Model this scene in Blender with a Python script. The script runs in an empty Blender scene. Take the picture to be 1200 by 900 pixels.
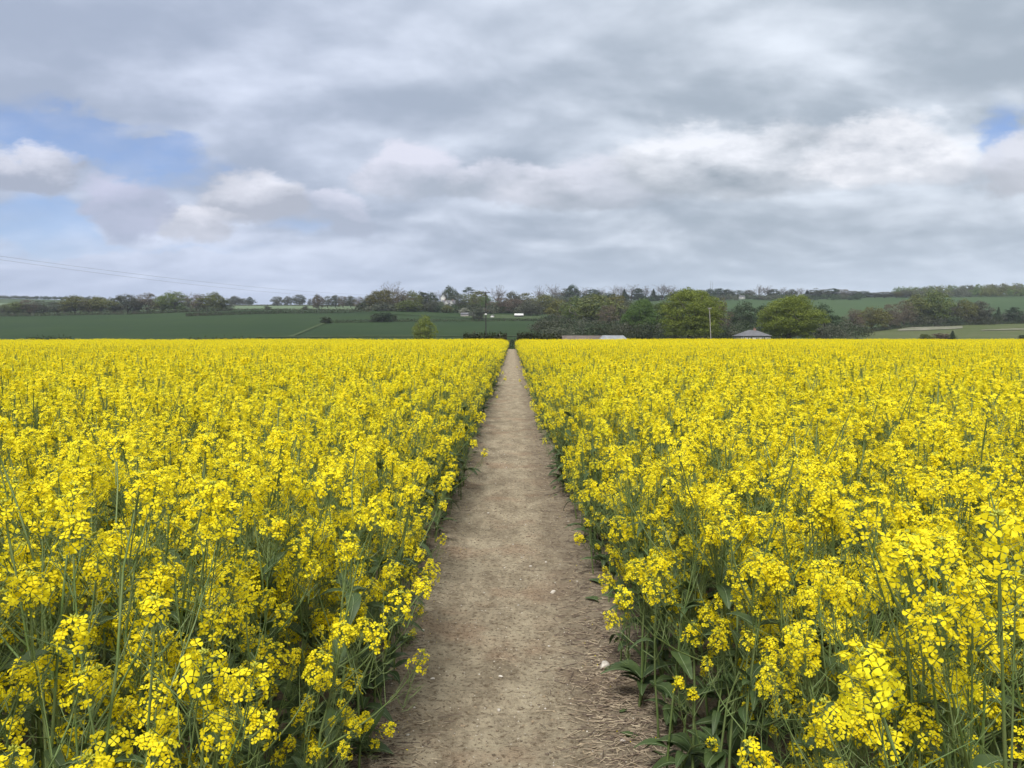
import bpy, math, random
import numpy as np
from mathutils import Vector, Matrix

# ---------------------------------------------------------------- camera, sky, sun, exposure
sc = bpy.context.scene
COL = sc.collection
R = math.radians
PITCH, FPX, CAMH = R(3.5), 901.0, 1.65
cd = bpy.data.cameras.new("camera"); cam = bpy.data.objects.new("camera", cd); COL.objects.link(cam)
cam.location = (0, 0, CAMH); cam.rotation_euler = (R(90) - PITCH, 0, 0)
cd.sensor_width = 36; cd.lens = 36 * FPX / 1200; cd.clip_start = 0.05; cd.clip_end = 9000
sc.camera = cam
sc.view_settings.view_transform = 'Standard'; sc.view_settings.look = 'None'
sc.view_settings.exposure = 0.2; sc.view_settings.gamma = 1
sc.cycles.use_denoising = True
sc.cycles.max_bounces = 7; sc.cycles.transparent_max_bounces = 8; sc.cycles.volume_bounces = 0
SUN_EL, SUN_AZ = R(52), R(195)          # azimuth clockwise from +Y
sl = bpy.data.lights.new("sun", 'SUN'); sun = bpy.data.objects.new("sun", sl); COL.objects.link(sun)
sl.energy = 3.4; sl.angle = R(14); sl.color = (1.0, 0.96, 0.9)
sdir = Vector((math.sin(SUN_AZ) * math.cos(SUN_EL), math.cos(SUN_AZ) * math.cos(SUN_EL), math.sin(SUN_EL)))
sun.rotation_euler = sdir.to_track_quat('Z', 'Y').to_euler(); sun.location = (0, 0, 80)

class E:                                   # tiny expression wrapper for shader maths
    nt = None
    def __init__(s, v): s.v = v
    @staticmethod
    def m(op, *a):
        n = E.nt.nodes.new('ShaderNodeMath'); n.operation = op
        for i, x in enumerate(a):
            x = x.v if isinstance(x, E) else x
            if isinstance(x, (int, float)): n.inputs[i].default_value = x
            else: E.nt.links.new(x, n.inputs[i])
        return E(n.outputs[0])
    def __add__(s, o): return E.m('ADD', s, o)
    __radd__ = __add__
    def __sub__(s, o): return E.m('SUBTRACT', s, o)
    def __rsub__(s, o): return E.m('SUBTRACT', o, s)
    def __mul__(s, o): return E.m('MULTIPLY', s, o)
    __rmul__ = __mul__
    def __truediv__(s, o): return E.m('DIVIDE', s, o)

def smooth(x, a, b):
    n = E.nt.nodes.new('ShaderNodeMapRange'); n.interpolation_type = 'SMOOTHSTEP'
    E.nt.links.new(x.v, n.inputs[0]); n.inputs[1].default_value = a; n.inputs[2].default_value = b
    return E(n.outputs[0])
def comb(x, y, z):
    n = E.nt.nodes.new('ShaderNodeCombineXYZ')
    for i, k in enumerate((x, y, z)):
        if isinstance(k, E): E.nt.links.new(k.v, n.inputs[i])
        else: n.inputs[i].default_value = k
    return n.outputs[0]
def noise(vec, scale, detail=6, rough=0.55, dist=0.0, out=0):
    n = E.nt.nodes.new('ShaderNodeTexNoise'); n.inputs['Scale'].default_value = scale
    n.inputs['Detail'].default_value = detail; n.inputs['Roughness'].default_value = rough
    n.inputs['Distortion'].default_value = dist
    E.nt.links.new(vec, n.inputs['Vector'])
    return E(n.outputs[out])
def mixc(f, a, b):
    n = E.nt.nodes.new('ShaderNodeMix'); n.data_type = 'RGBA'
    for i, k in ((0, f), (6, a), (7, b)):
        k = k.v if isinstance(k, E) else k
        if isinstance(k, (int, float)): n.inputs[i].default_value = k
        elif isinstance(k, tuple): n.inputs[i].default_value = (*k, 1)
        else: E.nt.links.new(k, n.inputs[i])
    return n.outputs[2]
def tang(px, py):                         # picture point -> tangents of the sky direction (x/y, z/y)
    x, u = (px - 600) / FPX, (450 - py) / FPX
    fy = math.cos(PITCH) + u * math.sin(PITCH); fz = -math.sin(PITCH) + u * math.cos(PITCH)
    return x / fy, fz / fy

def build_world():
    w = bpy.data.worlds.new("World"); sc.world = w; w.use_nodes = True
    nt = w.node_tree; E.nt = nt; nt.nodes.clear()
    out = nt.nodes.new('ShaderNodeOutputWorld'); bg = nt.nodes.new('ShaderNodeBackground')
    nt.links.new(bg.outputs[0], out.inputs[0]); bg.inputs[1].default_value = 0.1
    w.cycles.sampling_method = 'MANUAL'; w.cycles.sample_map_resolution = 512
    sky = nt.nodes.new('ShaderNodeTexSky'); sky.sky_type = 'NISHITA'; sky.sun_disc = False
    sky.sun_elevation = SUN_EL; sky.sun_rotation = SUN_AZ
    tc = nt.nodes.new('ShaderNodeTexCoord'); sep = nt.nodes.new('ShaderNodeSeparateXYZ')
    nt.links.new(tc.outputs['Generated'], sep.inputs[0])
    x, y, z = (E(sep.outputs[i]) for i in range(3))
    zc = E.m('MAXIMUM', z, 0.0)
    px_, py_ = x / (zc + 0.27), y / (zc + 0.27)       # a cloud sheet overhead
    P = comb(px_, py_, 0.0)
    ya = E.m('MAXIMUM', y, 0.15)
    front = smooth(y, 0.1, 0.35)
    wn = noise(P, 1.3, 4, 0.6); wn2 = noise(comb(px_ + 7.3, py_ + 2.1, 0.0), 1.3, 4, 0.6)
    wf = noise(comb(x / ya, zc / ya * 2.0, 3.0), 9, 6, 0.62); wf2 = noise(comb(x / ya + 5.0, zc / ya * 2.0, 3.0), 9, 6, 0.62)
    u = x / ya + (wf - 0.5) * 0.16; v = zc / ya + (wf2 - 0.5) * 0.07
    def blob(px, py, a, b, soft=0.5):               # an elliptical cloud or gap: centre and half sizes
        u0, v0 = tang(px, py); a /= FPX; b /= FPX
        du, dv = (u - u0) / a, (v - v0) / b
        r = E.m('SQRT', du * du + dv * dv)
        return (1.0 - smooth(r, 1.0 - soft, 1.0 + soft)) * front
    def puff(px, py, a, b, flat=0.45):              # cumulus: domed top, flatter base; returns cover and shade 0 base .. 1 top
        u0, v0 = tang(px, py); a /= FPX; b /= FPX
        du, dv = (u - u0) / a, (v - v0) / b
        dv2 = E.m('MAXIMUM', dv, 0.0) + E.m('MAXIMUM', dv * -1.0, 0.0) / flat
        r = E.m('SQRT', du * du + dv2 * dv2)
        cov = (1.0 - smooth(r + (wf2 - 0.5) * 0.45, 0.70, 1.10)) * front
        return cov, smooth(dv + (wf - 0.5) * 1.5, -0.35, 0.95)
    n1 = noise(P, 1.1, 5, 0.45, 0.3)
    n2 = noise(comb(px_ * 0.8 + 3.0, py_ + 1.5, 0.5), 2.6, 6, 0.48, 0.3)
    n2b = noise(comb(px_ * 0.8 + 3.0, py_ + 1.44, 0.5), 2.6, 6, 0.48, 0.3)
    n3 = noise(comb(px_ * 0.8, py_, 4.0), 6.0, 5, 0.5)
    # rows of cumulus: light on their upper edges, grey below
    qa = comb(x / ya * 1.0 + 2.0, zc / ya * 2.1, 0.0); qb = comb(x / ya * 1.0 + 2.0, zc / ya * 2.1 + 0.07, 0.0)
    m1 = noise(qa, 4.4, 9, 0.48, 0.1); m2 = noise(qb, 4.4, 9, 0.48, 0.1)
    # cover
    gap = blob(15, 145, 85, 36, 0.8) + blob(115, 168, 100, 28, 0.8) * 0.9 + blob(40, 262, 80, 48) + blob(205, 196, 80, 30) * 0.75 \
        + blob(1172, 160, 32, 42, 0.7) * 0.9 + blob(375, 200, 62, 14, 0.8) * 0.4 + blob(330, 262, 45, 14, 0.8) * 0.55 \
        + blob(205, 290, 110, 8, 0.9) * 0.6 + blob(120, 292, 70, 10, 0.9) * 0.5
    gap = E.m('MINIMUM', gap, 1.0)
    cover = smooth(n1 * 0.4 + n2 * 0.3 + m1 * 0.3 - gap * 0.36 + (wf - 0.5) * 0.22, 0.0, 0.36)
    cover = E.m('MAXIMUM', cover, 0.03)
    # brightness of the sheet
    n4 = noise(comb(x / ya * 1.0 + 9.0, zc / ya * 2.6, 1.0), 3.2, 6, 0.5, 0.5)
    b = 0.45 + (n2 - n2b) * 1.0 + (n1 - 0.5) * 0.5 + (n3 - 0.5) * 0.10 + (n4 - 0.5) * 0.3
    band = smooth(zc, 0.03, 0.10) * (1.0 - smooth(zc, 0.24, 0.42) * 0.6)
    b = b + (m1 - m2) * 1.1 * band
    b = b + blob(560, 235, 210, 20, 0.8) * 0.0 + blob(980, 70, 80, 26, 0.9) * 0.13 + blob(890, 25, 60, 22, 0.9) * 0.12 \
          + blob(430, 170, 330, 40, 0.9) * -0.08 + blob(1040, 30, 220, 30, 0.9) * -0.06 + blob(250, 75, 110, 25, 0.9) * 0.06 + blob(40, 60, 150, 60, 0.9) * -0.22 \
          + blob(720, 205, 60, 30, 0.8) * 0.10 + blob(1080, 150, 90, 14, 0.9) * 0.15 + blob(900, 208, 250, 15, 0.8) * -0.15 + blob(670, 235, 160, 20, 0.9) * -0.12 \
          + blob(700, 160, 350, 20, 0.9) * 0.07 + blob(520, 290, 560, 18, 0.9) * 0.04 + blob(1000, 290, 200, 14, 0.9) * -0.05
    warm = smooth(x, -0.45, 0.35)
    lo = mixc(warm, (3.5, 4.1, 5.35), (3.5, 4.1, 4.85))
    hi = mixc(warm, (6.9, 7.5, 9.0), (7.5, 8.1, 9.0))
    sheet = mixc(smooth(b, 0.2, 0.85), lo, hi)
    skyc = nt.nodes.new('ShaderNodeMix'); skyc.data_type = 'RGBA'; skyc.blend_type = 'MULTIPLY'; skyc.inputs[0].default_value = 1
    nt.links.new(sky.outputs[0], skyc.inputs[6]); skyc.inputs[7].default_value = (0.92, 1.0, 1.28, 1)
    c = mixc(cover, skyc.outputs[2], sheet)
    # cumulus in front of the sheet
    for (px, py, a, bb, top, base, fl) in (
            (42, 208, 64, 44, (7.4, 7.5, 8.4), (3.5, 3.9, 4.9), 0.4),
            (300, 240, 62, 40, (8.0, 8.1, 8.9), (4.0, 4.3, 5.1), 0.6),
            (232, 262, 50, 26, (7.6, 7.7, 8.5), (4.0, 4.3, 5.1), 0.8),
            (150, 246, 60, 46, (5.4, 5.6, 7.2), (3.6, 4.1, 5.4), 0.9),
            (400, 250, 50, 30, (6.4, 6.6, 7.8), (3.8, 4.3, 5.4), 0.7),
            (490, 212, 62, 40, (7.0, 7.1, 8.2), (3.8, 4.3, 5.2), 0.6),
            (600, 222, 90, 34, (6.6, 6.8, 7.8), (3.6, 4.1, 4.9), 0.6),
            (700, 226, 120, 48, (6.8, 7.0, 7.9), (3.2, 3.7, 4.4), 0.5),
            (860, 200, 160, 60, (8.4, 8.6, 9.2), (2.9, 3.4, 4.0), 0.6),
            (1040, 196, 118, 62, (10.0, 10.0, 10.4), (4.0, 4.4, 5.1), 0.4),
            (1190, 200, 50, 40, (6.8, 7.0, 7.8), (4.2, 4.5, 5.1), 0.7)):
        cov, sh = puff(px, py, a, bb, fl); sh = E.m('MAXIMUM', sh + (m1 - m2) * 2.6, 0.0)
        col = mixc(E.m('MINIMUM', sh * (0.55 + n3 * 0.9), 1.0), base, top)
        c = mixc(cov * 0.88, c, col)
    # low haze band, and thicker, brighter cloud towards the zenith and behind the viewer
    lowb = 1.0 - smooth(zc, 0.0, 0.15)
    c = mixc(lowb * 0.62, c, mixc(warm, (5.3, 6.1, 8.1), (5.9, 6.9, 8.3)))
    up = smooth(z, 0.52, 0.9)
    c = mixc(up * 0.85, c, (12.0, 12.0, 12.2))
    below = smooth(z, -0.02, -0.12)
    nt.links.new(c, bg.inputs[0])
build_world()

# ---------------------------------------------------------------- helpers
rng = np.random.default_rng(7)
def V(*a): return np.array(a, float)

class MB:                                  # collects arrays of faces; build() links them as ONE mesh object
    def __init__(s): s.v = []; s.f = []; s.m = []; s.n = 0
    def add(s, verts, faces, mat=0):
        verts = np.asarray(verts, float).reshape(-1, 3); faces = np.asarray(faces, int)
        if len(faces) == 0: return s
        s.v.append(verts); s.f.append(faces + s.n); s.m.append(np.full(len(faces), mat)); s.n += len(verts); return s
    def merge(s, o, mat=0, M=None):
        off = s.n
        for v in o.v: s.v.append(v if M is None else v @ np.asarray(M)[:3, :3].T + np.asarray(M)[:3, 3])
        for f, m in zip(o.f, o.m): s.f.append(f + off); s.m.append(m + mat)
        s.n += o.n; return s
    def mesh(s, name, mats=(), smooth_=False):
        me = bpy.data.meshes.new(name)
        v = np.concatenate(s.v); me.vertices.add(len(v)); me.vertices.foreach_set('co', v.astype(np.float32).ravel())
        loops = np.concatenate([f.ravel() for f in s.f]); cnt = np.concatenate([np.full(len(f), f.shape[1]) for f in s.f])
        me.loops.add(len(loops)); me.loops.foreach_set('vertex_index', loops.astype(np.int32))
        me.polygons.add(len(cnt)); st = np.concatenate([[0], np.cumsum(cnt)[:-1]])
        me.polygons.foreach_set('loop_start', st.astype(np.int32))
        me.polygons.foreach_set('material_index', np.concatenate(s.m).astype(np.int32))
        if smooth_: me.polygons.foreach_set('use_smooth', np.ones(len(cnt), bool))
        me.update(calc_edges=True)
        for m in (mats if isinstance(mats, (list, tuple)) else [mats]): me.materials.append(m)
        return me
    def build(s, name, mats, parent=None, loc=None, smooth_=False):
        return link(name, s.mesh(name, mats, smooth_), parent, loc)
def link(name, me, parent=None, loc=None):
    o = bpy.data.objects.new(name, me); COL.objects.link(o)
    if parent is not None: o.parent = parent
    if loc is not None: o.location = loc
    return o
def tag(o, label=None, cat=None, group=None, kind=None):
    if label: o['label'] = label
    if cat: o['category'] = cat
    if group: o['group'] = group
    if kind: o['kind'] = kind
    return o
def empty(name, loc, rz=0):
    o = bpy.data.objects.new(name, None); COL.objects.link(o); o.location = loc; o.rotation_euler = (0, 0, rz)
    o.empty_display_size = 0.1; return o
def copy_tree(o, parent=None):
    c = o.copy(); COL.objects.link(c); c.parent = parent
    for k in list(c.keys()):
        if parent is None and k in ('label', 'category', 'group'): del c[k]
    for ch in [x for x in KIDS.get(o.name, [])]: copy_tree(ch, c)
    return c
KIDS = {}
def kid(p, o): KIDS.setdefault(p.name, []).append(o); return o

def unit(a): return a / np.maximum(np.linalg.norm(a, axis=-1, keepdims=True), 1e-9)
def prisms(p0, p1, r0, r1, n=3):           # many tapered n-sided sticks
    p0 = np.atleast_2d(p0); p1 = np.atleast_2d(p1); k = len(p0)
    r0 = np.broadcast_to(r0, k); r1 = np.broadcast_to(r1, k)
    d = unit(p1 - p0); ref = np.where(np.abs(d[:, 2:3]) > 0.9, V(1, 0, 0), V(0, 0, 1))
    a = unit(np.cross(d, ref)); b = np.cross(d, a)
    t = np.arange(n) * 2 * np.pi / n
    ring = a[:, None] * np.cos(t)[None, :, None] + b[:, None] * np.sin(t)[None, :, None]
    v = np.concatenate([p0[:, None] + ring * r0[:, None, None], p1[:, None] + ring * r1[:, None, None]], 1)
    i = np.arange(n); j = (i + 1) % n
    f = np.stack([i, j, j + n, i + n], 1)[None] + (np.arange(k) * 2 * n)[:, None, None]
    return v.reshape(-1, 3), f.reshape(-1, 4)
def polytube(pts, rad, n=5):
    pts = np.asarray(pts, float); k = len(pts); rad = np.broadcast_to(rad, k)
    d = unit(np.gradient(pts, axis=0)); ref = V(1, 0, 0) if abs(d[0, 2]) > 0.8 else V(0, 0, 1)
    a = unit(np.cross(d, ref)); b = np.cross(d, a); t = np.arange(n) * 2 * np.pi / n
    v = pts[:, None] + (a[:, None] * np.cos(t)[None, :, None] + b[:, None] * np.sin(t)[None, :, None]) * rad[:, None, None]
    i = np.arange(n); j = (i + 1) % n
    f = (np.stack([i, j, j + n, i + n], 1)[None] + (np.arange(k - 1) * n)[:, None, None]).reshape(-1, 4)
    return v.reshape(-1, 3), f
def quads(c, nrm, size, asp=1.0, r=None, bend=0.0):   # leaf-sized faces
    r = r or rng
    k = len(c); nrm = unit(nrm); h = unit(r.normal(size=(k, 3))); a = unit(np.cross(nrm, h)); b = np.cross(nrm, a)
    s = np.broadcast_to(size, k)[:, None]
    a = a * s * 0.5; b = b * s * 0.5 * asp
    sh = r.uniform(0.55, 1.0, (k, 4, 1))
    v = np.stack([c - a * sh[:, 0], c - b * sh[:, 1] + nrm * bend, c + a * sh[:, 2], c + b * sh[:, 3] + nrm * bend], 1)
    return v.reshape(-1, 3), np.arange(4 * k).reshape(k, 4)
def boxm(x0, x1, y0, y1, z0, z1):
    v = [(x, y, z) for z in (z0, z1) for y in (y0, y1) for x in (x0, x1)]
    return np.array(v, float), np.array([(0, 2, 3, 1), (4, 5, 7, 6), (0, 1, 5, 4), (2, 6, 7, 3), (0, 4, 6, 2), (1, 3, 7, 5)])

# ---------------------------------------------------------------- materials
def newmat(name):
    m = bpy.data.materials.new(name); m.use_nodes = True; nt = m.node_tree; E.nt = nt; nt.nodes.clear()
    o = nt.nodes.new('ShaderNodeOutputMaterial'); p = nt.nodes.new('ShaderNodeBsdfPrincipled')
    nt.links.new(p.outputs[0], o.inputs[0]); return m, nt, p, o
def geo_pos(nt, obj=False):
    if obj: return nt.nodes.new('ShaderNodeTexCoord').outputs['Object']
    return nt.nodes.new('ShaderNodeNewGeometry').outputs['Position']
def leafmat(name, c1, c2, scale=1.5, trans=0.25, rough=0.6, obj=True, c3=None, rnd=0.0, spec=0.3):
    m, nt, p, o = newmat(name)
    pos = geo_pos(nt, obj); f = smooth(noise(pos, scale, 4, 0.7), 0.35, 0.65)
    c = mixc(f, c1, c2)
    if c3: c = mixc(smooth(noise(pos, scale * 0.31, 2), 0.52, 0.68), c, c3)
    if rnd:
        oi = nt.nodes.new('ShaderNodeObjectInfo'); hs = nt.nodes.new('ShaderNodeHueSaturation')
        nt.links.new(c, hs.inputs['Color'])
        nt.links.new((E(oi.outputs['Random']) * rnd + (1 - rnd / 2)).v, hs.inputs['Value'])
        nt.links.new((E.m('FRACT', E(oi.outputs['Random']) * 7.31) * 0.05 + 0.475).v, hs.inputs['Hue'])
        c = hs.outputs[0]
    nt.links.new(c, p.inputs['Base Color']); p.inputs['Roughness'].default_value = rough
    p.inputs['Specular IOR Level'].default_value = spec
    if trans:
        t = nt.nodes.new('ShaderNodeBsdfTranslucent'); nt.links.new(c, t.inputs[0])
        mx = nt.nodes.new('ShaderNodeMixShader'); mx.inputs[0].default_value = trans
        nt.links.new(p.outputs[0], mx.inputs[1]); nt.links.new(t.outputs[0], mx.inputs[2]); nt.links.new(mx.outputs[0], o.inputs[0])
    return m
def plain(name, c, rough=0.7, c2=None, scale=3.0, metal=0.0):
    m, nt, p, o = newmat(name)
    p.inputs['Roughness'].default_value = rough; p.inputs['Metallic'].default_value = metal
    c2 = c2 or tuple(x * 0.8 for x in c)
    nt.links.new(mixc(smooth(noise(geo_pos(nt, True), scale, 5, 0.6), 0.35, 0.65), c, c2), p.inputs['Base Color'])
    return m

M_petal = leafmat('petal', (0.95, 0.84, 0.028), (0.92, 0.75, 0.014), 9, 0.42, 0.6, True, (0.92, 0.84, 0.03), spec=0.15)
M_bud = plain('flower_bud', (0.42, 0.42, 0.03), 0.6, (0.30, 0.34, 0.04), 60)
M_stem = plain('green_stem', (0.11, 0.175, 0.045), 0.55, (0.17, 0.22, 0.08), 8)
M_pod = plain('green_pod', (0.16, 0.22, 0.07), 0.55, (0.22, 0.25, 0.10), 8)
M_leaf = leafmat('rape_leaf', (0.050, 0.085, 0.030), (0.08, 0.12, 0.042), 6, 0.18, 0.5)
M_bark = plain('bark', (0.12, 0.10, 0.08), 0.9, (0.07, 0.06, 0.05), 2)
M_twig = plain('twig', (0.16, 0.13, 0.11), 0.9, (0.11, 0.095, 0.08), 0.6)
M_rib = plain('leaf_rib', (0.20, 0.26, 0.13), 0.6)
TM = {
 'green': leafmat('leaf_green', (0.085, 0.130, 0.028), (0.12, 0.165, 0.034), 0.5, 0.2, c3=(0.07, 0.09, 0.03), rnd=0.25),
 'big':   leafmat('leaf_spring', (0.115, 0.175, 0.024), (0.19, 0.26, 0.036), 0.5, 0.3, c3=(0.125, 0.18, 0.035), rnd=0.1),
 'olive': leafmat('leaf_olive', (0.105, 0.118, 0.030), (0.155, 0.155, 0.036), 0.5, 0.2, c3=(0.09, 0.085, 0.04), rnd=0.25),
 'yellow': leafmat('leaf_yellow', (0.15, 0.18, 0.03), (0.21, 0.23, 0.045), 0.6, 0.3, c3=(0.13, 0.15, 0.04), rnd=0.1),
 'dark':  leafmat('leaf_dark', (0.030, 0.052, 0.020), (0.048, 0.072, 0.026), 0.5, 0.1, c3=(0.035, 0.055, 0.022), rnd=0.25),
 'brown': leafmat('leaf_brown', (0.11, 0.085, 0.06), (0.14, 0.11, 0.07), 0.5, 0.15, c3=(0.10, 0.10, 0.05), rnd=0.25),
 'grey':  leafmat('leaf_grey', (0.075, 0.085, 0.055), (0.10, 0.11, 0.065), 0.5, 0.15, c3=(0.08, 0.075, 0.05), rnd=0.25),
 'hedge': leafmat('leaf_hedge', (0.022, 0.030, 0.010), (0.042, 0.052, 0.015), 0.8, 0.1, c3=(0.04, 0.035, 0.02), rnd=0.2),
 'hedgelit': leafmat('leaf_hedge_light', (0.06, 0.08, 0.02), (0.09, 0.10, 0.03), 0.8, 0.15, c3=(0.06, 0.05, 0.03), rnd=0.2),
 'bloss': leafmat('leaf_blossom', (0.30, 0.29, 0.24), (0.22, 0.24, 0.16), 0.8, 0.2, rnd=0.1),
}

def soil_mat():
    m, nt, p, o = newmat('dirt')
    pos = geo_pos(nt); sep = nt.nodes.new('ShaderNodeSeparateXYZ'); nt.links.new(pos, sep.inputs[0])
    x, y = E(sep.outputs[0]), E(sep.outputs[1])
    n1 = noise(pos, 1.6, 6, 0.6); n2 = noise(pos, 14, 8, 0.7); n3 = noise(comb(x, y * 0.45, 0.0), 5, 5, 0.65); n4 = noise(pos, 90, 4, 0.7)
    c = mixc(smooth(n3 * 0.6 + n2 * 0.4, 0.38, 0.62), (0.215, 0.178, 0.125), (0.41, 0.355, 0.255))
    c = mixc(smooth(n1, 0.50, 0.66) * 0.55, c, (0.29, 0.195, 0.13))
    n5 = noise(comb(x, y, 2.0), 38, 5, 0.75)
    c = mixc(smooth(n5, 0.53, 0.60) * 0.85, c, (0.12, 0.088, 0.058))
    c = mixc(smooth(n5, 0.46, 0.36) * 0.6, c, (0.46, 0.385, 0.27))
    c = mixc(smooth(n4, 0.56, 0.72) * 0.6, c, (0.11, 0.08, 0.055))
    c = mixc(smooth(n4, 0.46, 0.30) * 0.35, c, (0.40, 0.34, 0.26))
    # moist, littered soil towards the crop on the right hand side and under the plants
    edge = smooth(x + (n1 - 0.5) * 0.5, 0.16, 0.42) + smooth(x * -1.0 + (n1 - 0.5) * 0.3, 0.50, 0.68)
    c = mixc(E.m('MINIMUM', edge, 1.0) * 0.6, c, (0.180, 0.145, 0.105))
    vo = nt.nodes.new('ShaderNodeTexVoronoi'); vo.inputs['Scale'].default_value = 34; nt.links.new(pos, vo.inputs['Vector'])
    sp = E.m('SUBTRACT', 1.0, smooth(E(vo.outputs['Distance']), 0.10, 0.20))
    rs = nt.nodes.new('ShaderNodeSeparateColor'); nt.links.new(vo.outputs['Color'], rs.inputs[0])
    c = mixc(sp * smooth(E(rs.outputs[0]), 0.86, 0.9), c, (0.62, 0.56, 0.47))
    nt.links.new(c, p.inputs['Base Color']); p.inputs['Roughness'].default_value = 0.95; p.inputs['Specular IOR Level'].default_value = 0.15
    bp = nt.nodes.new('ShaderNodeBump'); bp.inputs['Strength'].default_value = 1.0; bp.inputs['Distance'].default_value = 0.022
    h = n2 * 0.8 + n5 * 0.6 + n4 * 0.35 + sp * 0.1
    nt.links.new(h.v, bp.inputs['Height']); nt.links.new(bp.outputs[0], p.inputs['Normal'])
    return m
M_soil = soil_mat()
def field_mat(name, c1, c2, c3=None, s=0.02, rows=0.0):
    m, nt, p, o = newmat(name); pos = geo_pos(nt)
    c = mixc(smooth(noise(pos, s, 5, 0.6), 0.35, 0.65), c1, c2)
    if c3: c = mixc(smooth(noise(pos, s * 3.3, 4, 0.65), 0.5, 0.7), c, c3)
    c = mixc(smooth(noise(pos, 0.8, 4, 0.7), 0.4, 0.7) * 0.35, c, tuple(k * 0.7 for k in c1))
    if rows:                                # tramlines in the cereal
        sep = nt.nodes.new('ShaderNodeSeparateXYZ'); nt.links.new(pos, sep.inputs[0])
        t = E.m('FRACT', (E(sep.outputs[0]) * 0.35 + E(sep.outputs[1])) / 24.0)
        c = mixc(smooth(E.m('ABSOLUTE', t - 0.5), 0.48, 0.5) * rows, c, (0.10, 0.12, 0.06))
    nt.links.new(c, p.inputs['Base Color']); p.inputs['Roughness'].default_value = 0.9; p.inputs['Specular IOR Level'].default_value = 0.1
    bp = nt.nodes.new('ShaderNodeBump'); bp.inputs['Strength'].default_value = 0.5; bp.inputs['Distance'].default_value = 0.4
    nt.links.new(noise(pos, 1.7, 4).v, bp.inputs['Height']); nt.links.new(bp.outputs[0], p.inputs['Normal'])
    return m
M_wheat = field_mat('young_wheat', (0.020, 0.042, 0.013), (0.028, 0.052, 0.014), (0.023, 0.043, 0.017), 0.012, 0.35)
M_wheat2 = field_mat('far_wheat', (0.042, 0.075, 0.028), (0.050, 0.086, 0.030), None, 0.008)
M_pale = field_mat('pale_grass', (0.115, 0.16, 0.085), (0.135, 0.175, 0.10), None, 0.01)
M_land = field_mat('land_grass', (0.045, 0.075, 0.03), (0.055, 0.085, 0.035), (0.06, 0.07, 0.035), 0.01)
M_rough = field_mat('rough_pasture', (0.070, 0.092, 0.030), (0.090, 0.105, 0.042), (0.115, 0.115, 0.06), 0.03)
M_chalk = field_mat('bare_chalk', (0.23, 0.215, 0.17), (0.13, 0.14, 0.085), (0.11, 0.125, 0.06), 0.09)
M_track = field_mat('grass_track', (0.055, 0.08, 0.03), (0.05, 0.07, 0.03), None, 0.1)

# ---------------------------------------------------------------- terrain
AZ = np.array([-900, -100, 0, 150, 270, 380, 450, 600, 700, 850, 1000, 1100, 1200, 1320, 2100], float)
YS = np.array([300, 400, 500, 600, 800, 1050, 1300, 1600, 2100, 3400], float)
PYT = np.array([   # picture height of the ground at each azimuth (row) and depth (column)
 [404, 392, 381, 372, 367, 361, 356, 351, 354, 372],
 [404, 392, 381, 372, 367, 361, 356, 350, 354, 372],
 [404, 392, 381, 371, 366, 361, 356, 350, 354, 372],
 [403, 390, 379, 369, 364, 360, 357, 353, 356, 372],
 [402, 388, 376, 366, 362, 359, 358, 357, 360, 374],
 [401, 387, 375, 367, 361, 358.5, 357.5, 357, 361, 374],
 [401, 388, 376, 366, 360, 357, 356, 356, 361, 374],
 [401, 388, 378, 370, 361, 355, 354, 356, 361, 374],
 [401, 390, 380, 370, 361, 353, 352, 356, 361, 374],
 [401, 391, 381, 372, 361, 350.5, 349, 355, 361, 374],
 [401, 393, 385, 376, 364, 349.5, 348, 354, 361, 374],
 [402, 396, 386, 378, 366, 349, 346, 351, 360, 374],
 [404, 397, 384, 377, 365, 348, 344, 348, 358, 374],
 [404, 397, 383, 376, 364, 347, 342, 346, 358, 374],
 [404, 397, 383, 376, 364, 347, 342, 346, 358, 374]], float)
def sm(t): t = np.clip(t, 0, 1); return t * t * (3 - 2 * t)
def tan_of(py):
    u = (450 - py) / FPX
    return (-math.sin(PITCH) + u * math.cos(PITCH)) / (math.cos(PITCH) + u * math.sin(PITCH))
ZT = CAMH + tan_of(PYT) * YS[None, :]
def hz(x, y):
    x = np.asarray(x, float); y = np.asarray(y, float); ys = np.maximum(y, 1.0)
    az = np.clip(600 + FPX * x / np.maximum(ys, 120), AZ[0], AZ[-1] - .01)
    i = np.clip(np.searchsorted(AZ, az, side='right') - 1, 0, len(AZ) - 2); t = sm((az - AZ[i]) / (AZ[i + 1] - AZ[i]))
    yy = np.clip(ys, YS[0], YS[-1] - .01)
    j = np.clip(np.searchsorted(YS, yy, side='right') - 1, 0, len(YS) - 2); s = (yy - YS[j]) / (YS[j + 1] - YS[j])
    zf = (ZT[i, j] * (1 - t) + ZT[i + 1, j] * t) * (1 - s) + (ZT[i, j + 1] * (1 - t) + ZT[i + 1, j + 1] * t) * s
    z300 = ZT[i, 0] * (1 - t) + ZT[i + 1, 0] * t
    dip = -5.0 * sm((y - 103) / 70)                     # the field drops into the valley past its far hedge
    k = sm((y - 190) / 110)
    zn = dip * (1 - k) + z300 * k
    return np.where(y < 300, zn, zf)
def ray(px, py):
    a, b = tang(px, py); return a, b
def hit(px, py, y0=170.0):                              # where the sight line meets the ground beyond the crest
    a, b = tang(px, py); ys = np.arange(y0, 3300, 2.0); g = hz(a * ys, ys) - (CAMH + b * ys)
    k = np.nonzero(g >= 0)[0]
    yy = ys[k[0]] if len(k) else 1500.0
    return V(a * yy, yy, float(hz(a * yy, yy)))
def at(px, Y): a = (px - 600) / FPX; return V(a * Y, Y, float(hz(a * Y, Y)))
def top_h(px, py, p): return (CAMH + tang(px, py)[1] * p[1]) - p[2]
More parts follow.
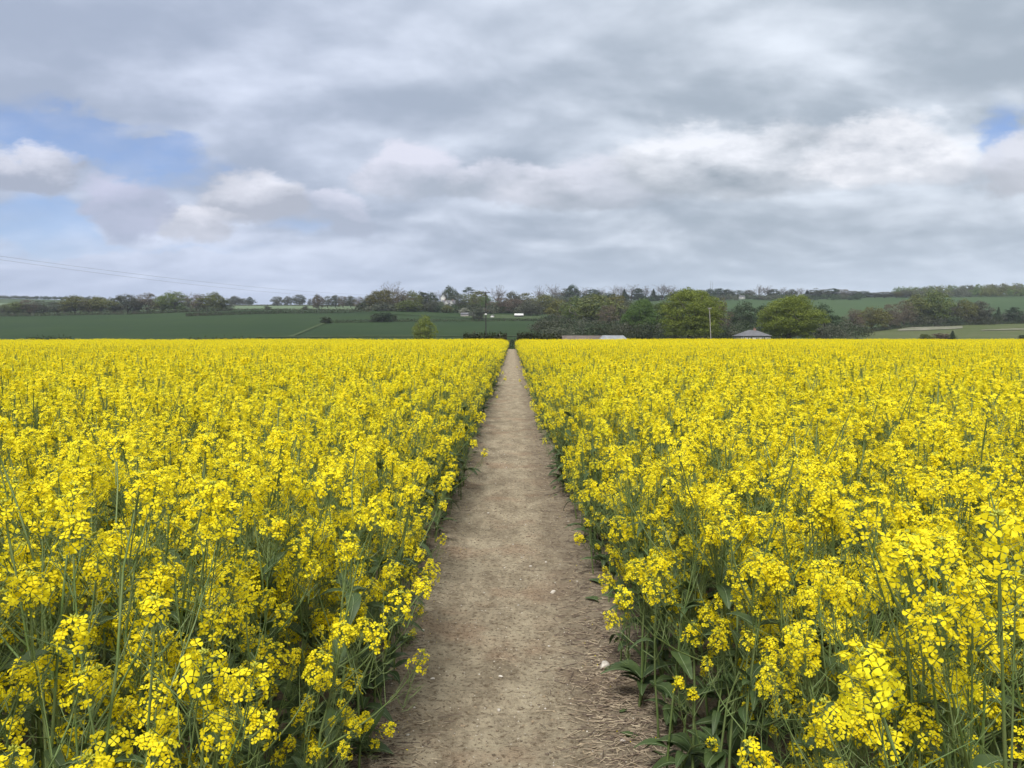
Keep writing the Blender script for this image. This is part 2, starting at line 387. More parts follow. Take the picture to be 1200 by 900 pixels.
def grid_mesh(X, Y, Z, name, mat, kind='structure'):
    n, m = X.shape; i = np.arange(n - 1)[:, None] * m + np.arange(m - 1)[None]
    f = np.stack([i, i + 1, i + m + 1, i + m], -1).reshape(-1, 4)
    mb = MB().add(np.stack([X, Y, Z], -1), f); o = mb.build(name, mat, smooth_=True); tag(o, kind=kind); return o
ya = np.concatenate([np.linspace(-60, 100, 41), np.linspace(104, 300, 50), np.linspace(306, 1700, 240), np.linspace(1720, 3600, 40)])
ua = np.linspace(-1.6, 1.6, 220)
YY, UU = np.meshgrid(ya, ua, indexing='ij'); XX = UU * np.maximum(YY, 160)
ZZ = hz(XX, YY); ZZ = np.where(YY < 110, ZZ - 0.035, ZZ)
tag(grid_mesh(XX[:, ::-1], YY[:, ::-1], ZZ[:, ::-1], 'ground', [M_land]), 'rolling farmland ground under the fields', kind='structure')

# the trodden path
pw = np.linspace(-1.05, 1.05, 120); pl = [-2.0]
while pl[-1] < 104: pl.append(pl[-1] + max(0.018, 0.010 * max(pl[-1], 0)))
PY2, PX2 = np.meshgrid(np.array(pl), pw, indexing='ij')
def pnoise(x, y, s, seed):                              # cheap value noise
    r = np.random.default_rng(seed); T = r.uniform(-1, 1, (64, 64)); x = x / s; y = y / s
    i = np.floor(x).astype(int); j = np.floor(y).astype(int); a = sm(x - i); b = sm(y - j)
    g = lambda p, q: T[p % 64, q % 64]
    return (g(i, j) * (1 - a) + g(i + 1, j) * a) * (1 - b) + (g(i, j + 1) * (1 - a) + g(i + 1, j + 1) * a) * b
def path_z(x, y):
    return 0.004 + 0.045 * sm((np.abs(x) - 0.30) / 0.45) + pnoise(x, y, 0.35, 1) * 0.012 + pnoise(x, y, 0.11, 2) * 0.007 + pnoise(x, y, 0.045, 3) * 0.006
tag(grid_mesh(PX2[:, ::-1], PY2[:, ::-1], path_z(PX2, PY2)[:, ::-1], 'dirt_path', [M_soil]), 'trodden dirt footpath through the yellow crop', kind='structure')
so = np.linspace(-1, 1, 2)
for name, x0, x1 in (('soil_left', -150, -1.04), ('soil_right', 1.04, 150)):
    gy, gx = np.meshgrid(np.linspace(-10, 103, 60), np.linspace(x1, x0, 40), indexing='ij')
    tag(grid_mesh(gx, gy, 0.03 + 0 * gx, name, [M_soil]), kind='structure')

def patch(name, mat, pts_near, pts_far, lift=0.25, ny=14, label=None):   # a field between two lines given as picture points
    pn = sorted(pts_near); pf = sorted(pts_far)
    xs = np.linspace(max(pn[0][0], pf[0][0]) if False else min(pn[0][0], pf[0][0]), max(pn[-1][0], pf[-1][0]), 40)
    X = []; Y = []
    for px in xs:
        a = hit(px, np.interp(px, *zip(*pn))); b = hit(px, np.interp(px, *zip(*pf)))
        t = np.linspace(0, 1, ny); y = a[1] + (b[1] - a[1]) * t; u = (px - 600) / FPX
        X.append(a[0] + (b[0] - a[0]) * t); Y.append(y)
    X = np.array(X).T; Y = np.array(Y).T
    return tag(grid_mesh(X[:, ::-1], Y[:, ::-1], (hz(X, Y) + lift)[:, ::-1], name, [mat]), label, kind='structure')
# wheat over the whole left hand slope, pale pasture beyond, far slope, rough pasture and chalk on the right
patch('wheat_field', M_wheat, [(-500, 402), (300, 401), (640, 400)], [(-500, 371), (150, 368.5), (270, 365), (430, 367), (560, 374), (640, 376.5)], 0.3, 40)
patch('wheat_field', M_wheat, [(270, 365.6), (430, 367.6), (560, 374.6), (640, 377)], [(270, 364), (430, 364.5), (560, 366), (640, 370)], 0.55, 8)
patch('pasture', M_pale, [(262, 363.6), (445, 363.4)], [(262, 358.4), (445, 358.6)], 0.4, 14)
patch('pasture', M_pale, [(-500, 364), (14, 363)], [(-500, 355), (14, 355.5)], 0.4, 14)
patch('pasture', M_track, [(545, 373.6), (655, 376)], [(545, 369), (655, 371)], 0.8, 6)
patch('hill_field', M_wheat2, [(800, 372), (980, 378), (1080, 372), (1260, 368)], [(800, 351.2), (980, 350), (1080, 349.4), (1260, 348.2)], 0.4, 40)
patch('rough_pasture', M_rough, [(985, 401), (1260, 401)], [(985, 392), (1040, 386), (1060, 383), (1130, 381), (1260, 378.5)], 0.4, 24)
patch('chalk_strip', M_chalk, [(1052, 389), (1080, 388.4), (1120, 386.5), (1128, 386)], [(1052, 387.5), (1066, 384.5), (1100, 384), (1128, 383.2)], 0.7, 8)
patch('chalk_strip', M_rough if False else M_chalk, [(1150, 388.6), (1260, 386.6)], [(1150, 387.6), (1260, 384.2)], 0.7, 8)
patch('grass_track', M_track, [(335, 396.5), (344, 395.8), (381, 380.2)], [(335, 395.7), (344, 393.6), (381, 378)], 0.6, 5)
patch('grass_track', M_track, [(300, 396.5), (660, 395.5)], [(300, 395.6), (660, 394.6)], 0.6, 4)

# ---------------------------------------------------------------- trees
def blobs_crown(seed, H, W, base, nl, q, leaf, flat=0.55, dome=1.0, fill=0.15):
    """crown of leaf clumps: sprays of small leaf faces round many flattened boughs that make up an uneven dome"""
    r = np.random.default_rng(seed); c = []; nr = []; sz = []
    ch = H * (1 - base); cz = H * base + ch * 0.42
    w8 = r.uniform(0.75, 1.2, 9)
    for k in range(nl):
        th = r.uniform(0, 2 * np.pi); cp = r.uniform(-0.92, 1); ph = math.acos(cp); d = r.uniform(0.72, 0.92) if r.random() > fill else r.uniform(0.2, 0.6)
        s = w8[int(th / 2 / np.pi * 8)] * (0.93 + 0.1 * math.sin(ph * 5 + seed)); sp = math.sin(ph) ** (1.0 if cp > 0 else 0.6)
        z0 = H * base; cz = z0 + ch * 0.44
        p = V(math.cos(th) * sp * W / 2 * d * s, math.sin(th) * sp * W / 2 * d * s, cz + cp * (ch * 0.56 if cp > 0 else ch * 0.44) * d * dome * (0.92 + 0.08 * s))
        rad = W * r.uniform(0.09, 0.17); m = int(q / nl * r.uniform(0.6, 1.4))
        o = unit(r.normal(size=(m, 3))); o[:, 2] = np.where(o[:, 2] < -0.25, -o[:, 2] * 0.4, o[:, 2])
        rr = rad * r.uniform(0.55, 1.08, (m, 1)) ** 0.8
        pts = p + o * rr * V(1, 1, flat)
        pts[:, 2] -= 0.16 * np.linalg.norm(o[:, :2], axis=1) * rad
        c.append(pts); nr.append(o * V(1, 1, 1.0) + r.normal(size=(m, 3)) * 0.8); sz.append(leaf * r.uniform(0.5, 1.3, m))
    c = np.concatenate(c); nr = np.concatenate(nr); sz = np.concatenate(sz)
    c[:, 2] = np.maximum(c[:, 2], H * base * 0.6)
    return MB().add(*quads(c, nr, sz, 0.8, r, 0.02))
def branches(seed, H, W, base, depth, rad, gens=(5, 5, 5), lean=0.0, twigs=0, tw=0.03):
    r = np.random.default_rng(seed + 99); P0 = []; P1 = []; R0 = []; R1 = []
    tips = []
    def grow(p, d, L, ra, g):
        n = 4
        q = p
        for i in range(n):
            d = unit(d + r.normal(size=3) * 0.13 + V(0, 0, 0.06)); q2 = q + d * L / n
            P0.append(q); P1.append(q2); R0.append(ra * (1 - i / n * 0.5)); R1.append(ra * (1 - (i + 1) / n * 0.5)); q = q2
            if g < len(gens) and i >= 1:
                for _ in range(max(1, gens[g] // 3)):
                    th = r.uniform(0, 6.283); ax = unit(V(math.cos(th), math.sin(th), r.uniform(0.1, 0.9)))
                    grow(q2, unit(d * 0.75 + ax * r.uniform(0.5, 0.95)), L * r.uniform(0.5, 0.75), ra * 0.42, g + 1)
        if g >= len(gens): tips.append((q, d))
    q = V(0, 0, -0.4); tr = V(0, 0, H * base)
    P0.append(q); P1.append(tr); R0.append(rad * 1.35); R1.append(rad)
    nb = gens[0]
    for k in range(nb + 2):
        th = k * 2.4 + r.uniform(-.4, .4); up = r.uniform(0.6, 1.4) if k else 3
        d = unit(V(math.cos(th) * W / H, math.sin(th) * W / H, up)); s = tr * r.uniform(0.75, 1.0)
        grow(s, d, (H * (1 - base)) * r.uniform(0.42, 0.6), rad * 0.55, 1)
    return np.array(P0), np.array(P1), np.array(R0), np.array(R1), tips

SRC = {}; NOM = {}
def tree_source(kind, seed):
    """mesh pair (trunk, crown) at a nominal 16 m height and 14 m width"""
    key = (kind, seed)
    if key in SRC: return SRC[key]
    H, W = 16.0, 14.0
    r = np.random.default_rng(seed * 13 + 5)
    if kind == 'bare':
        p0, p1, r0, r1, tips = branches(seed, H, 9, 0.16, 3, 0.36, (5, 6, 4))
        thick = r0 > 0.09
        s = 14.5 / max(1, np.percentile(p1[:, 2], 99)); p0 *= s; p1 *= s
        tr = MB().add(*prisms(p0[thick], p1[thick], r0[thick], r1[thick], 5))
        cr = MB().add(*prisms(p0[~thick], p1[~thick], np.maximum(r0[~thick], 0.035), np.maximum(r1[~thick], 0.028), 3))
        tp = np.array([t[0] for t in tips]) * s; td = np.array([t[1] for t in tips])
        for _ in range(5):
            dd = unit(td + r.normal(size=td.shape) * 0.6 + V(0, 0, 0.15)); L = r.uniform(0.5, 1.3, (len(tp), 1))
            cr.add(*prisms(tp, tp + dd * L, 0.03, 0.015, 3))
        k = r.integers(0, len(tp), 900)
        c = tp[k] + r.normal(size=(900, 3)) * 0.45
        cr.add(*quads(c, r.normal(size=(900, 3)), r.uniform(0.1, 0.26, 900), 0.8, r))
    elif kind == 'conifer':
        n = 2600; t = r.random(n) ** 0.7; z = 1.0 + (H - 1.0) * (1 - t) ; rad = t * 3.2 * (0.75 + 0.35 * np.sin(z * 4.0 + seed)) * r.uniform(0.4, 1.0, n)
        th = r.uniform(0, 6.283, n); c = np.stack([np.cos(th) * rad, np.sin(th) * rad, z - rad * 0.35], 1)
        cr = MB().add(*quads(c, np.stack([np.cos(th), np.sin(th), th * 0 + 0.8], 1) + r.normal(size=(n, 3)) * 0.3, r.uniform(0.5, 1.1, n), 0.6, r))
        tr = MB().add(*prisms([[0, 0, -0.4]], [[0, 0, H * 0.95]], 0.25, 0.04, 7))
    elif kind == 'pine':
        tr = MB().add(*polytube([(0, 0, -.4), (0.2, 0, 6), (-0.3, 0.1, 11), (0.2, 0, 14)], [0.4, 0.3, 0.24, 0.12], 7)); cr = MB()
        for a, z, L in ((0, 12, 4.5), (2.1, 12.5, 4), (4.0, 13.2, 4.5), (1.0, 14, 3), (3.1, 11, 5.5), (5.3, 11.5, 4)):
            e = V(math.cos(a) * L, math.sin(a) * L, z + 1.2); tr.add(*prisms([[0, 0, z - 1]], [e], 0.14, 0.05, 4))
            c = e * V(.8, .8, 1) + r.normal(size=(330, 3)) * V(1.3, 1.3, 0.35); cr.add(*quads(c, r.normal(size=(330, 3)) + V(0, 0, 1), r.uniform(0.35, 0.7, 330), 0.7, r))
    else:
        spec = {'round': (H, W, 0.03, 120, 9000, 0.62, 0.95, 0.2), 'tall': (H, 10.0, 0.03, 90, 6500, 0.62, 1.0, 0.2),
                'hero': (H, W, 0.02, 240, 52000, 0.36, 0.8, 0.14), 'loose': (H, 12.0, 0.03, 100, 6000, 0.5, 0.95, 0.25),
                'bush': (H, W * 1.1, 0.0, 60, 6000, 0.9, 0.8, 0.2)}[kind]
        cr = blobs_crown(seed, *spec[:7], fill=spec[7])
        p0, p1, r0, r1, tips = branches(seed, H, W * 0.8, 0.16, 2, 0.42, (5, 4))
        s = 0.86 * H / max(1, p1[:, 2].max()); p0 *= s; p1 *= s
        tr = MB().add(*prisms(p0, p1, r0, np.maximum(r1, 0.04), 5))
    vv_ = np.concatenate(cr.v); hh_ = np.percentile(vv_[:, 2], 99.7); ww_ = 2 * np.percentile(np.abs(vv_[:, 0]), 98.5)
    NOM[key] = (hh_, ww_)
    SRC[key] = (tr.mesh(kind + '_trunk', M_bark), cr.mesh(kind + '_crown', TM['green'] if kind != 'bare' else M_twig))
    return SRC[key]
TREES = []
def tree(px, base, top, wpx, kind, hue, label, cat='tree', group=None, name=None, Y=None, seed=None, rz=None):
    """px: azimuth; base: picture height of the foot (or None with Y); top: picture height of its top; wpx: width in picture"""
    p = at(px, Y) if Y else hit(px, base)
    H = max(1.0, top_h(px, top, p)); W = wpx / FPX * p[1]
    seed = seed if seed is not None else int(px) % 3
    trm, crm = tree_source(kind, seed)
    nh, nomw = NOM[(kind, seed)]
    o = empty(name or {'bare': 'bare_tree', 'conifer': 'conifer_tree', 'pine': 'pine_tree', 'bush': 'bush'}.get(kind, 'broadleaf_tree'), p, rz if rz is not None else (px * 1.7) % 6.28)
    o.scale = (W / nomw, W / nomw, H / nh)
    t = link('stem' if kind == 'bush' else 'trunk', trm, o); c = link('crown' if kind != 'bush' else 'foliage', crm, o)
    if kind != 'bare' or hue:
        c.material_slots[0].link = 'OBJECT'; c.material_slots[0].material = TM.get(hue, M_twig)
    tag(o, label, cat, group); TREES.append(o); return o
ORD = 'first second third fourth fifth sixth seventh eighth ninth tenth eleventh twelfth thirteenth fourteenth fifteenth sixteenth seventeenth eighteenth nineteenth twentieth'.split()
HW = {'green': 'green', 'olive': 'olive-brown', 'dark': 'dark green', 'brown': 'brown budding', 'grey': 'grey-green', 'yellow': 'yellow-green', 'big': 'bright green', None: 'bare twiggy'}

# left belt along the top edge of the wheat
g = 'trees in the belt above the left field'
LB = [(4, 358, 15, 'loose', 'grey'), (17, 354.5, 24, 'round', 'green'), (34, 352, 22, 'loose', 'brown'), (50, 353, 24, 'loose', 'grey'), (68, 354, 24, 'loose', 'grey'),
      (88, 347.5, 28, 'round', 'olive'), (104, 351, 22, 'loose', 'brown'), (118, 348.5, 28, 'round', 'olive'), (134, 357, 18, 'loose', 'grey'),
      (150, 346, 28, 'round', 'grey'), (161, 346, 20, 'bare', None), (173, 344.5, 24, 'loose', 'brown'), (190, 348, 22, 'loose', 'olive'), (206, 342.5, 30, 'round', 'green'),
      (224, 343, 24, 'bare', None), (234, 346, 20, 'loose', 'brown'), (249, 343.5, 26, 'round', 'olive'), (264, 353, 16, 'loose', 'grey')]
for i, (px, top, w, k, h) in enumerate(LB):
    tree(px, np.interp(px, (0, 270), (370.2, 364.2)), top - .8, w * 1.25, k, h, f'{HW[h]} tree, {ORD[i]} from the left end of the belt above the left field', 'tree', g, seed=i % 3)
# rounded far trees between belt and wood
g = 'far trees on the pale field skyline'
for i, (px, base, top, w, k, h) in enumerate([(276, 357.5, 347, 18, 'round', 'grey'), (285, 357.5, 349.5, 12, 'loose', 'grey'), (293, 357.5, 348, 7, 'tall', 'dark'), (325, 357.8, 347.5, 15, 'round', 'grey'),
        (337, 357.8, 347, 11, 'round', 'grey'), (351, 357.8, 345.5, 15, 'round', 'grey'), (363, 357.8, 350, 8, 'loose', 'grey')]):
    tree(px, base + .8, top, w, k, h, f'small hazy grey tree, {ORD[i]} from the left on the pale field skyline', 'tree', g, seed=i % 3)
g = 'trees of the far strip left of the big wood'
for i, (px, base, top, w, k, h) in enumerate([(373, 363, 345, 15, 'round', 'brown'), (384, 361, 347, 12, 'loose', 'grey'), (393, 361, 346, 12, 'tall', 'grey'), (402, 361, 347, 13, 'loose', 'brown'),
        (411, 361, 347, 13, 'round', 'grey'), (421, 362, 348, 14, 'loose', 'brown'), (430, 362, 347, 14, 'round', 'grey')]):
    tree(px, base, top, w, k, h, f'{HW[h]} tree, {ORD[i]} from the left in the strip left of the big wood', 'tree', g, seed=(i + 1) % 3)
# the wood round the white house
g = 'trees of the wood beside the white house'
for i, (px, base, top, w, k, h, l) in enumerate([
        (440, 364.5, 341, 26, 'round', 'olive', 'round olive-brown tree at the left end of the wood'),
        (458, 362, 330, 30, 'bare', None, 'tall bare tree rising highest above the left wood'),
        (452, 364.5, 340, 30, 'round', 'olive', 'broad olive tree below the tall bare tree'),
        (470, 365, 341, 28, 'loose', 'brown', 'brown budding tree right of the tall bare tree'),
        (484, 364.5, 341, 24, 'round', 'olive', 'yellowish olive tree in the middle of the left wood'),
        (478, 366, 352, 26, 'round', 'green', 'low green tree at the foot of the left wood'),
        (495, 364, 342, 16, 'tall', 'dark', 'dark evergreen tree beside the yellowish olive tree of the wood'),
        (505, 364, 342.5, 18, 'round', 'dark', 'dark evergreen tree left of the bare tree near the white house'),
        (514, 362, 340, 18, 'bare', None, 'bare tree just left of the white house'),
        (507, 366.5, 351, 20, 'loose', 'grey', 'grey-green lower tree below the dark evergreens'),
        (528, 361, 335.5, 22, 'round', 'dark', 'large dark green evergreen beside the white house'),
        (534, 365, 346, 26, 'loose', 'grey', 'grey-green tree right below the large evergreen'),
        (549, 362, 336.5, 17, 'pine', 'dark', 'flat-topped dark pine on the skyline above the wood'),
        (548, 365, 344, 28, 'loose', 'olive', 'olive tree under the flat-topped pine'),
        (562, 364, 341, 24, 'round', 'olive', 'dark olive tree behind the dark telegraph pole'),
        (570, 366, 347, 26, 'loose', 'green', 'green tree just right of the dark telegraph pole'),
        (583, 362, 334.5, 26, 'bare', None, 'bare wide tree on the skyline right of the telegraph pole'),
        (588, 367, 349, 28, 'loose', 'brown', 'pinkish brown tree below the wide bare tree'),
        (601, 364, 342, 24, 'round', 'grey', 'grey-green tree on the skyline above the path'),
        (604, 368, 350, 28, 'loose', 'brown', 'pinkish brown tree above the white-roofed shed'),
        (617, 364, 343, 24, 'loose', 'olive', 'olive tree right of the skyline tree above the path'),
        (622, 371, 352, 28, 'round', 'grey', 'grey-green rounded tree right of the white-roofed shed'),
        (633, 362, 334.5, 18, 'bare', None, 'slender bare tree left of the tall twin-topped bare tree'),
        (638, 368, 345, 28, 'round', 'olive', 'olive tree between the shed and the long wood')]):
    tree(px, base, top, w, k, h, l, 'tree', g, seed=i % 3)
# ridge row behind, from the path to the far right
g = 'trees along the far ridge'
RR = [(649, 332.5, 20, 'bare', None), (655, 343, 22, 'loose', 'brown'), (663, 338, 18, 'loose', 'grey'), (671, 334, 20, 'round', 'dark'), (684, 336, 20, 'bare', None), (694, 339, 20, 'round', 'dark'),
      (705, 337, 20, 'bare', None), (713, 342, 16, 'tall', 'dark'), (723, 334, 22, 'bare', None), (731, 339, 14, 'conifer', 'dark'), (739, 333, 24, 'bare', None), (747, 338, 14, 'tall', 'dark'),
      (757, 335, 22, 'bare', None), (765, 339, 14, 'conifer', 'dark'), (775, 333, 26, 'bare', None), (786, 334, 24, 'bare', None), (794, 340, 20, 'tall', 'dark'), (806, 342, 18, 'round', 'dark'),
      (818, 340, 18, 'tall', 'dark'), (829, 338.5, 18, 'round', 'dark'), (841, 338, 18, 'tall', 'dark'), (852, 339, 18, 'round', 'dark'), (864, 340, 17, 'loose', 'dark'), (876, 340, 16, 'round', 'grey'),
      (888, 333.5, 20, 'bare', None), (897, 335, 18, 'bare', None), (905, 339, 16, 'tall', 'dark'), (916, 336.5, 18, 'bare', None), (925, 339, 16, 'round', 'grey'), (936, 337, 20, 'bare', None),
      (944, 340, 14, 'conifer', 'dark'), (953, 338, 18, 'tall', 'grey'), (964, 339, 18, 'loose', 'grey'), (974, 338, 18, 'tall', 'dark'), (985, 339, 20, 'loose', 'brown'), (997, 341, 20, 'round', 'grey'),
      (1010, 341, 22, 'round', 'dark'), (1023, 343, 18, 'loose', 'grey'), (1034, 342, 22, 'round', 'grey'), (1048, 342, 20, 'loose', 'olive'), (1060, 340, 22, 'round', 'grey'), (1072, 338, 20, 'bare', None)]
def cnt(i): return ORD[i] if i < 20 else ORD[len(RR) - 1 - i] if len(RR) - 1 - i < 20 else 'middle'
for i, (px, top, w, k, h) in enumerate(RR):
    side = 'left' if i < 20 else 'right'
    n = cnt(i) if i not in (20, 21) else ('middle', 'next to middle')[i - 20]
    tree(px, None, top, w, k, h, f'{HW[h]} tree, {n} from the {side} end of the far ridge row', 'tree', g, Y=1040 if px < 800 else 1075, seed=i % 3)
# near trees on the valley side, right
g = 'trees on the valley side right of the path'
for i, (px, Y, top, w, k, h, l) in enumerate([
        (656, 520, 351, 34, 'round', 'olive', 'olive rounded tree at the left end of the long wood'),
        (676, 470, 348, 36, 'round', 'green', 'green rounded tree left of the largest wood crown'),
        (697, 440, 345, 52, 'round', 'olive', 'broad olive-green crown in the middle of the long wood'),
        (722, 470, 345, 34, 'round', 'olive', 'yellowish olive tree above the brown leafless bush-like tree'),
        (712, 400, 358, 26, 'loose', 'brown', 'brown budding tree standing in front of the long wood'),
        (735, 440, 352, 22, 'loose', 'grey', 'grey-green narrow tree left of the bright green trees'),
        (752, 330, 351, 42, 'hero', 'green', 'green domed tree left of the tallest chestnut-like tree'),
        (776, 340, 354, 34, 'hero', 'green', 'green tree filling the gap left of the tallest domed tree'),
        (807, 285, 339.5, 70, 'hero', 'big', 'tallest broad bright green tree left of the pale pole'),
        (843, 330, 350, 26, 'loose', 'brown', 'brownish thin tree just right of the pale pole'),
        (870, 360, 354, 36, 'round', 'dark', 'dark green tree behind the bungalow roof'),
        (893, 370, 358, 26, 'round', 'dark', 'dark tree between the bungalow and the second domed tree'),
        (925, 285, 347, 70, 'hero', 'big', 'broad bright green dome-shaped tree right of the bungalow'),
        (963, 330, 356, 32, 'round', 'dark', 'dark green tree right behind the second domed tree'),
        (983, 400, 371, 26, 'loose', 'dark', 'low dark green tree at the left edge of the rough pasture'),
        (1000, 450, 362, 26, 'loose', 'brown', 'pinkish budding tree left of the T-shaped pole'),
        (1020, 470, 360, 38, 'round', 'olive', 'rusty olive rounded tree behind the T-shaped pole'),
        (1042, 500, 356, 26, 'loose', 'brown', 'brown budding tree left of the tall right belt'),
        (1058, 530, 352, 26, 'loose', 'brown', 'reddish brown tree at the left end of the tall right belt'),
        (1074, 560, 344, 34, 'round', 'olive', 'tall olive-brown tree in the right belt'),
        (1094, 560, 342, 38, 'round', 'green', 'tallest green tree of the right belt'),
        (1113, 560, 352, 22, 'loose', 'grey', 'grey-green tree right of the tallest tree of the right belt'),
        (1130, 560, 351, 28, 'round', 'olive', 'pale olive tree in the right belt left of the conifers'),
        (1146, 560, 353, 24, 'round', 'grey', 'grey-green tree beside the two small conifers'),
        (1157, 560, 360, 9, 'conifer', 'dark', 'narrower dark conifer of the two in the right belt'),
        (1168, 560, 360, 13, 'conifer', 'dark', 'wider dark conifer of the two in the right belt'),
        (1186, 560, 360, 18, 'tall', 'dark', 'dark upright tree near the right end of the belt'),
        (1200, 560, 363, 18, 'loose', 'grey', 'grey-green low tree at the right end of the belt')]):
    tree(px, None, top, w, k, h, l, 'tree', g, Y=Y, seed=i % 3)
# single trees and bushes
tree(497, None, 370, 27, 'round', 'yellow', 'lone yellow-green round tree in the field left of the telegraph pole', Y=240, seed=1)
B = [(382, 379.5, 371, 15, 'dark', 'dark bush at the left end of the mid-field hedge'), (443, 378, 368, 16, 'dark', 'dark bush making the left part of the mid-field thicket'),
     (453, 378, 366, 18, 'dark', 'taller dark bush of the mid-field thicket'), (462, 377, 369, 7, 'dark', 'small knobbly bush at the right end of the thicket'),
     (561, 376.3, 361, 17, 'grey', 'dark round tree-like bush behind the telegraph pole'), (543, 369.5, 361, 11, 'bloss', 'pale blossoming bush above the grey shed'),
     (653, 396, 386.5, 8, 'dark', 'small dark bush left of the long brown roof'), (314, 363.6, 358.5, 8, 'grey', 'small bush on the pale field edge'),
     (358, 363.4, 358.5, 8, 'grey', 'second small bush on the pale field edge'), (1083, 399, 391.5, 13, 'green', 'green round bush left of the brown bush in the pasture'),
     (1197, 398.5, 392.5, 8, 'dark', 'dark bush at the right edge of the pasture')]
for px, base, top, w, h, l in B: tree(px, base, top, w, 'bush', h, l, 'bush', name='bush')
tree(1102, 399, 390.5, 22, 'bush', 'brown', 'pinkish brown bush beside the small dark conifer', 'bush', name='bush')
tree(1116, 399, 387.5, 12, 'conifer', 'dark', 'small dark conical conifer standing in the rough pasture')

# far off woods which read as one mass
def wood(name, spans, hues, label, seed, lf=1.3, q=1100):
    r = np.random.default_rng(seed); mb = MB()
    for (px0, px1, Y, t0, t1, dens) in spans:
        for px in np.arange(px0, px1, dens):
            p = at(px + r.uniform(-2, 2), Y + r.uniform(-30, 60)); H = max(6, top_h(px, np.interp(px, (px0, px1), (t0, t1)) + r.uniform(-.5, 1.2), p)); W = r.uniform(17, 27)
            c = blobs_crown(int(r.integers(1, 99)), H, W, 0.0, 30, q, lf, 1.0, fill=.45)
            mb.merge(c, int(r.integers(0, len(hues))), Matrix.Translation(Vector(p)))
    return tag(mb.build(name, [TM[h] for h in hues]), label, kind='stuff')
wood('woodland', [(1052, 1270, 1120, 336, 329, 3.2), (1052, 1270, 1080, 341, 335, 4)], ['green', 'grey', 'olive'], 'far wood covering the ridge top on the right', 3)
wood('woodland', [(-60, 150, 1600, 346, 348, 6), (265, 300, 1500, 348, 350, 5)], ['grey', 'dark'], 'hazy far wood on the left skyline', 4)
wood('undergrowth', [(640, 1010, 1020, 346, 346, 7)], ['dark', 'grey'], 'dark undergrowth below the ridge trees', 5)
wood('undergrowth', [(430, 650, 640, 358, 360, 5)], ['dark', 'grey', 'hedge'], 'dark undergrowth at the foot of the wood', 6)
tree(524, 367.4, 357.5, 14, 'round', 'olive', 'low olive tree hiding the foot of the white house', 'tree', 'trees of the wood beside the white house', seed=1)
tree(516, 366.5, 353, 12, 'round', 'grey', 'grey-green tree covering the left corner of the white house', 'tree', 'trees of the wood beside the white house', seed=2)
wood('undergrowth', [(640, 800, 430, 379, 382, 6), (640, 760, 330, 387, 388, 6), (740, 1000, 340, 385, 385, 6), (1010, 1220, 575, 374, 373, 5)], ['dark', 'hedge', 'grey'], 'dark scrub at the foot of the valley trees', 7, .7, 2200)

# hedges
def hedge(pts, h, w, label, hue='hedge', name='hedge', Y=None, leaf=0.5, dens=26, zoff=0.0, group='field hedges'):
    r = np.random.default_rng(abs(int(pts[0][0])) + 17); P = [at(a, Y) if Y else hit(a, b) for a, b in pts] if not isinstance(pts[0], np.ndarray) else pts
    L = sum(np.linalg.norm(P[i + 1] - P[i]) for i in range(len(P) - 1)); n = int(L * dens * max(0.6, h)); n = min(n, 9000)
    t = r.random(n) * (len(P) - 1); i = np.minimum(t.astype(int), len(P) - 2); f = (t - i)[:, None]; A = np.array(P)
    c = A[i] * (1 - f) + A[i + 1] * f; d = unit(A[i + 1] - A[i]); s = np.cross(d, V(0, 0, 1))
    hh = h * (0.86 + 0.16 * np.sin(t * 37) * np.sin(t * 91))
    a = r.uniform(0, np.pi, n); k = r.uniform(0.7, 1.05, n)
    off = s * (np.cos(a) * k * w / 2)[:, None]; z = np.sin(a) ** 0.5 * k * hh
    z = np.where(r.random(n) < 0.5, z * r.random(n), z)
    c = c + off; c[:, 2] = hz(c[:, 0], c[:, 1]) + z + zoff
    nr = off + V(0, 0, 0.4) * 1.0 + r.normal(size=(n, 3)) * 0.4
    o0 = Vector(A[0]); fol = MB().add(*quads(c - A[0], nr, leaf * r.uniform(0.5, 1.2, n), 0.8, r))
    e = tag(empty(name, o0), label, 'hedge', group); fol.build('foliage', TM[hue], e)
    m = max(4, int(L / 3)); tt = np.linspace(0, len(P) - 1.01, m); ii = tt.astype(int); ff = (tt - ii)[:, None]
    b = A[ii] * (1 - ff) + A[ii + 1] * ff; b[:, 2] = hz(b[:, 0], b[:, 1]); b -= A[0]
    MB().add(*prisms(b - V(0, 0, .2), b + V(0, 0, h * 0.7), 0.06, 0.03, 4)).build('stem', M_bark, e)
    return e
hedge([(-180, 372), (0, 371.5), (150, 369), (272, 364.8)], 3.6, 4, 'long dark hedge under the tree belt above the left field', leaf=1.0, dens=11)
hedge([(218, 371.5), (260, 370), (330, 368), (435, 366.4)], 3.2, 2.5, 'long dark hedge running across the left field below the pale pasture', leaf=0.8, dens=14)
hedge([(262, 364.5), (340, 364.2), (432, 364)], 2.4, 2.5, 'thin upper hedge along the pale pasture', leaf=0.8, dens=14)
hedge([(380, 379.5), (440, 378.2), (500, 377.6), (580, 377.2), (656, 376.6)], 2.5, 2.2, 'low hedge across the wheat behind the lone yellow-green tree', leaf=0.6, dens=14)
hedge([(262, 358.6), (330, 358.6), (445, 358.8)], 2.2, 4, 'faint far hedge along the top of the pale pasture', 'grey', leaf=1.4, dens=4)
hedge([(1010, 391), (1050, 385.5), (1130, 381.6), (1262, 379)], 3.0, 4, 'dark hedge at the foot of the right tree belt', leaf=0.9, dens=12)
hedge([V(-6.8, 107.5, -.1), V(-4, 107.3, -.1), V(-0.75, 107, -.1)], 2.45, 1.1, 'clipped hedge at the far field end left of the path', 'hedge', leaf=0.30, dens=420, group='hedges at the end of the path')
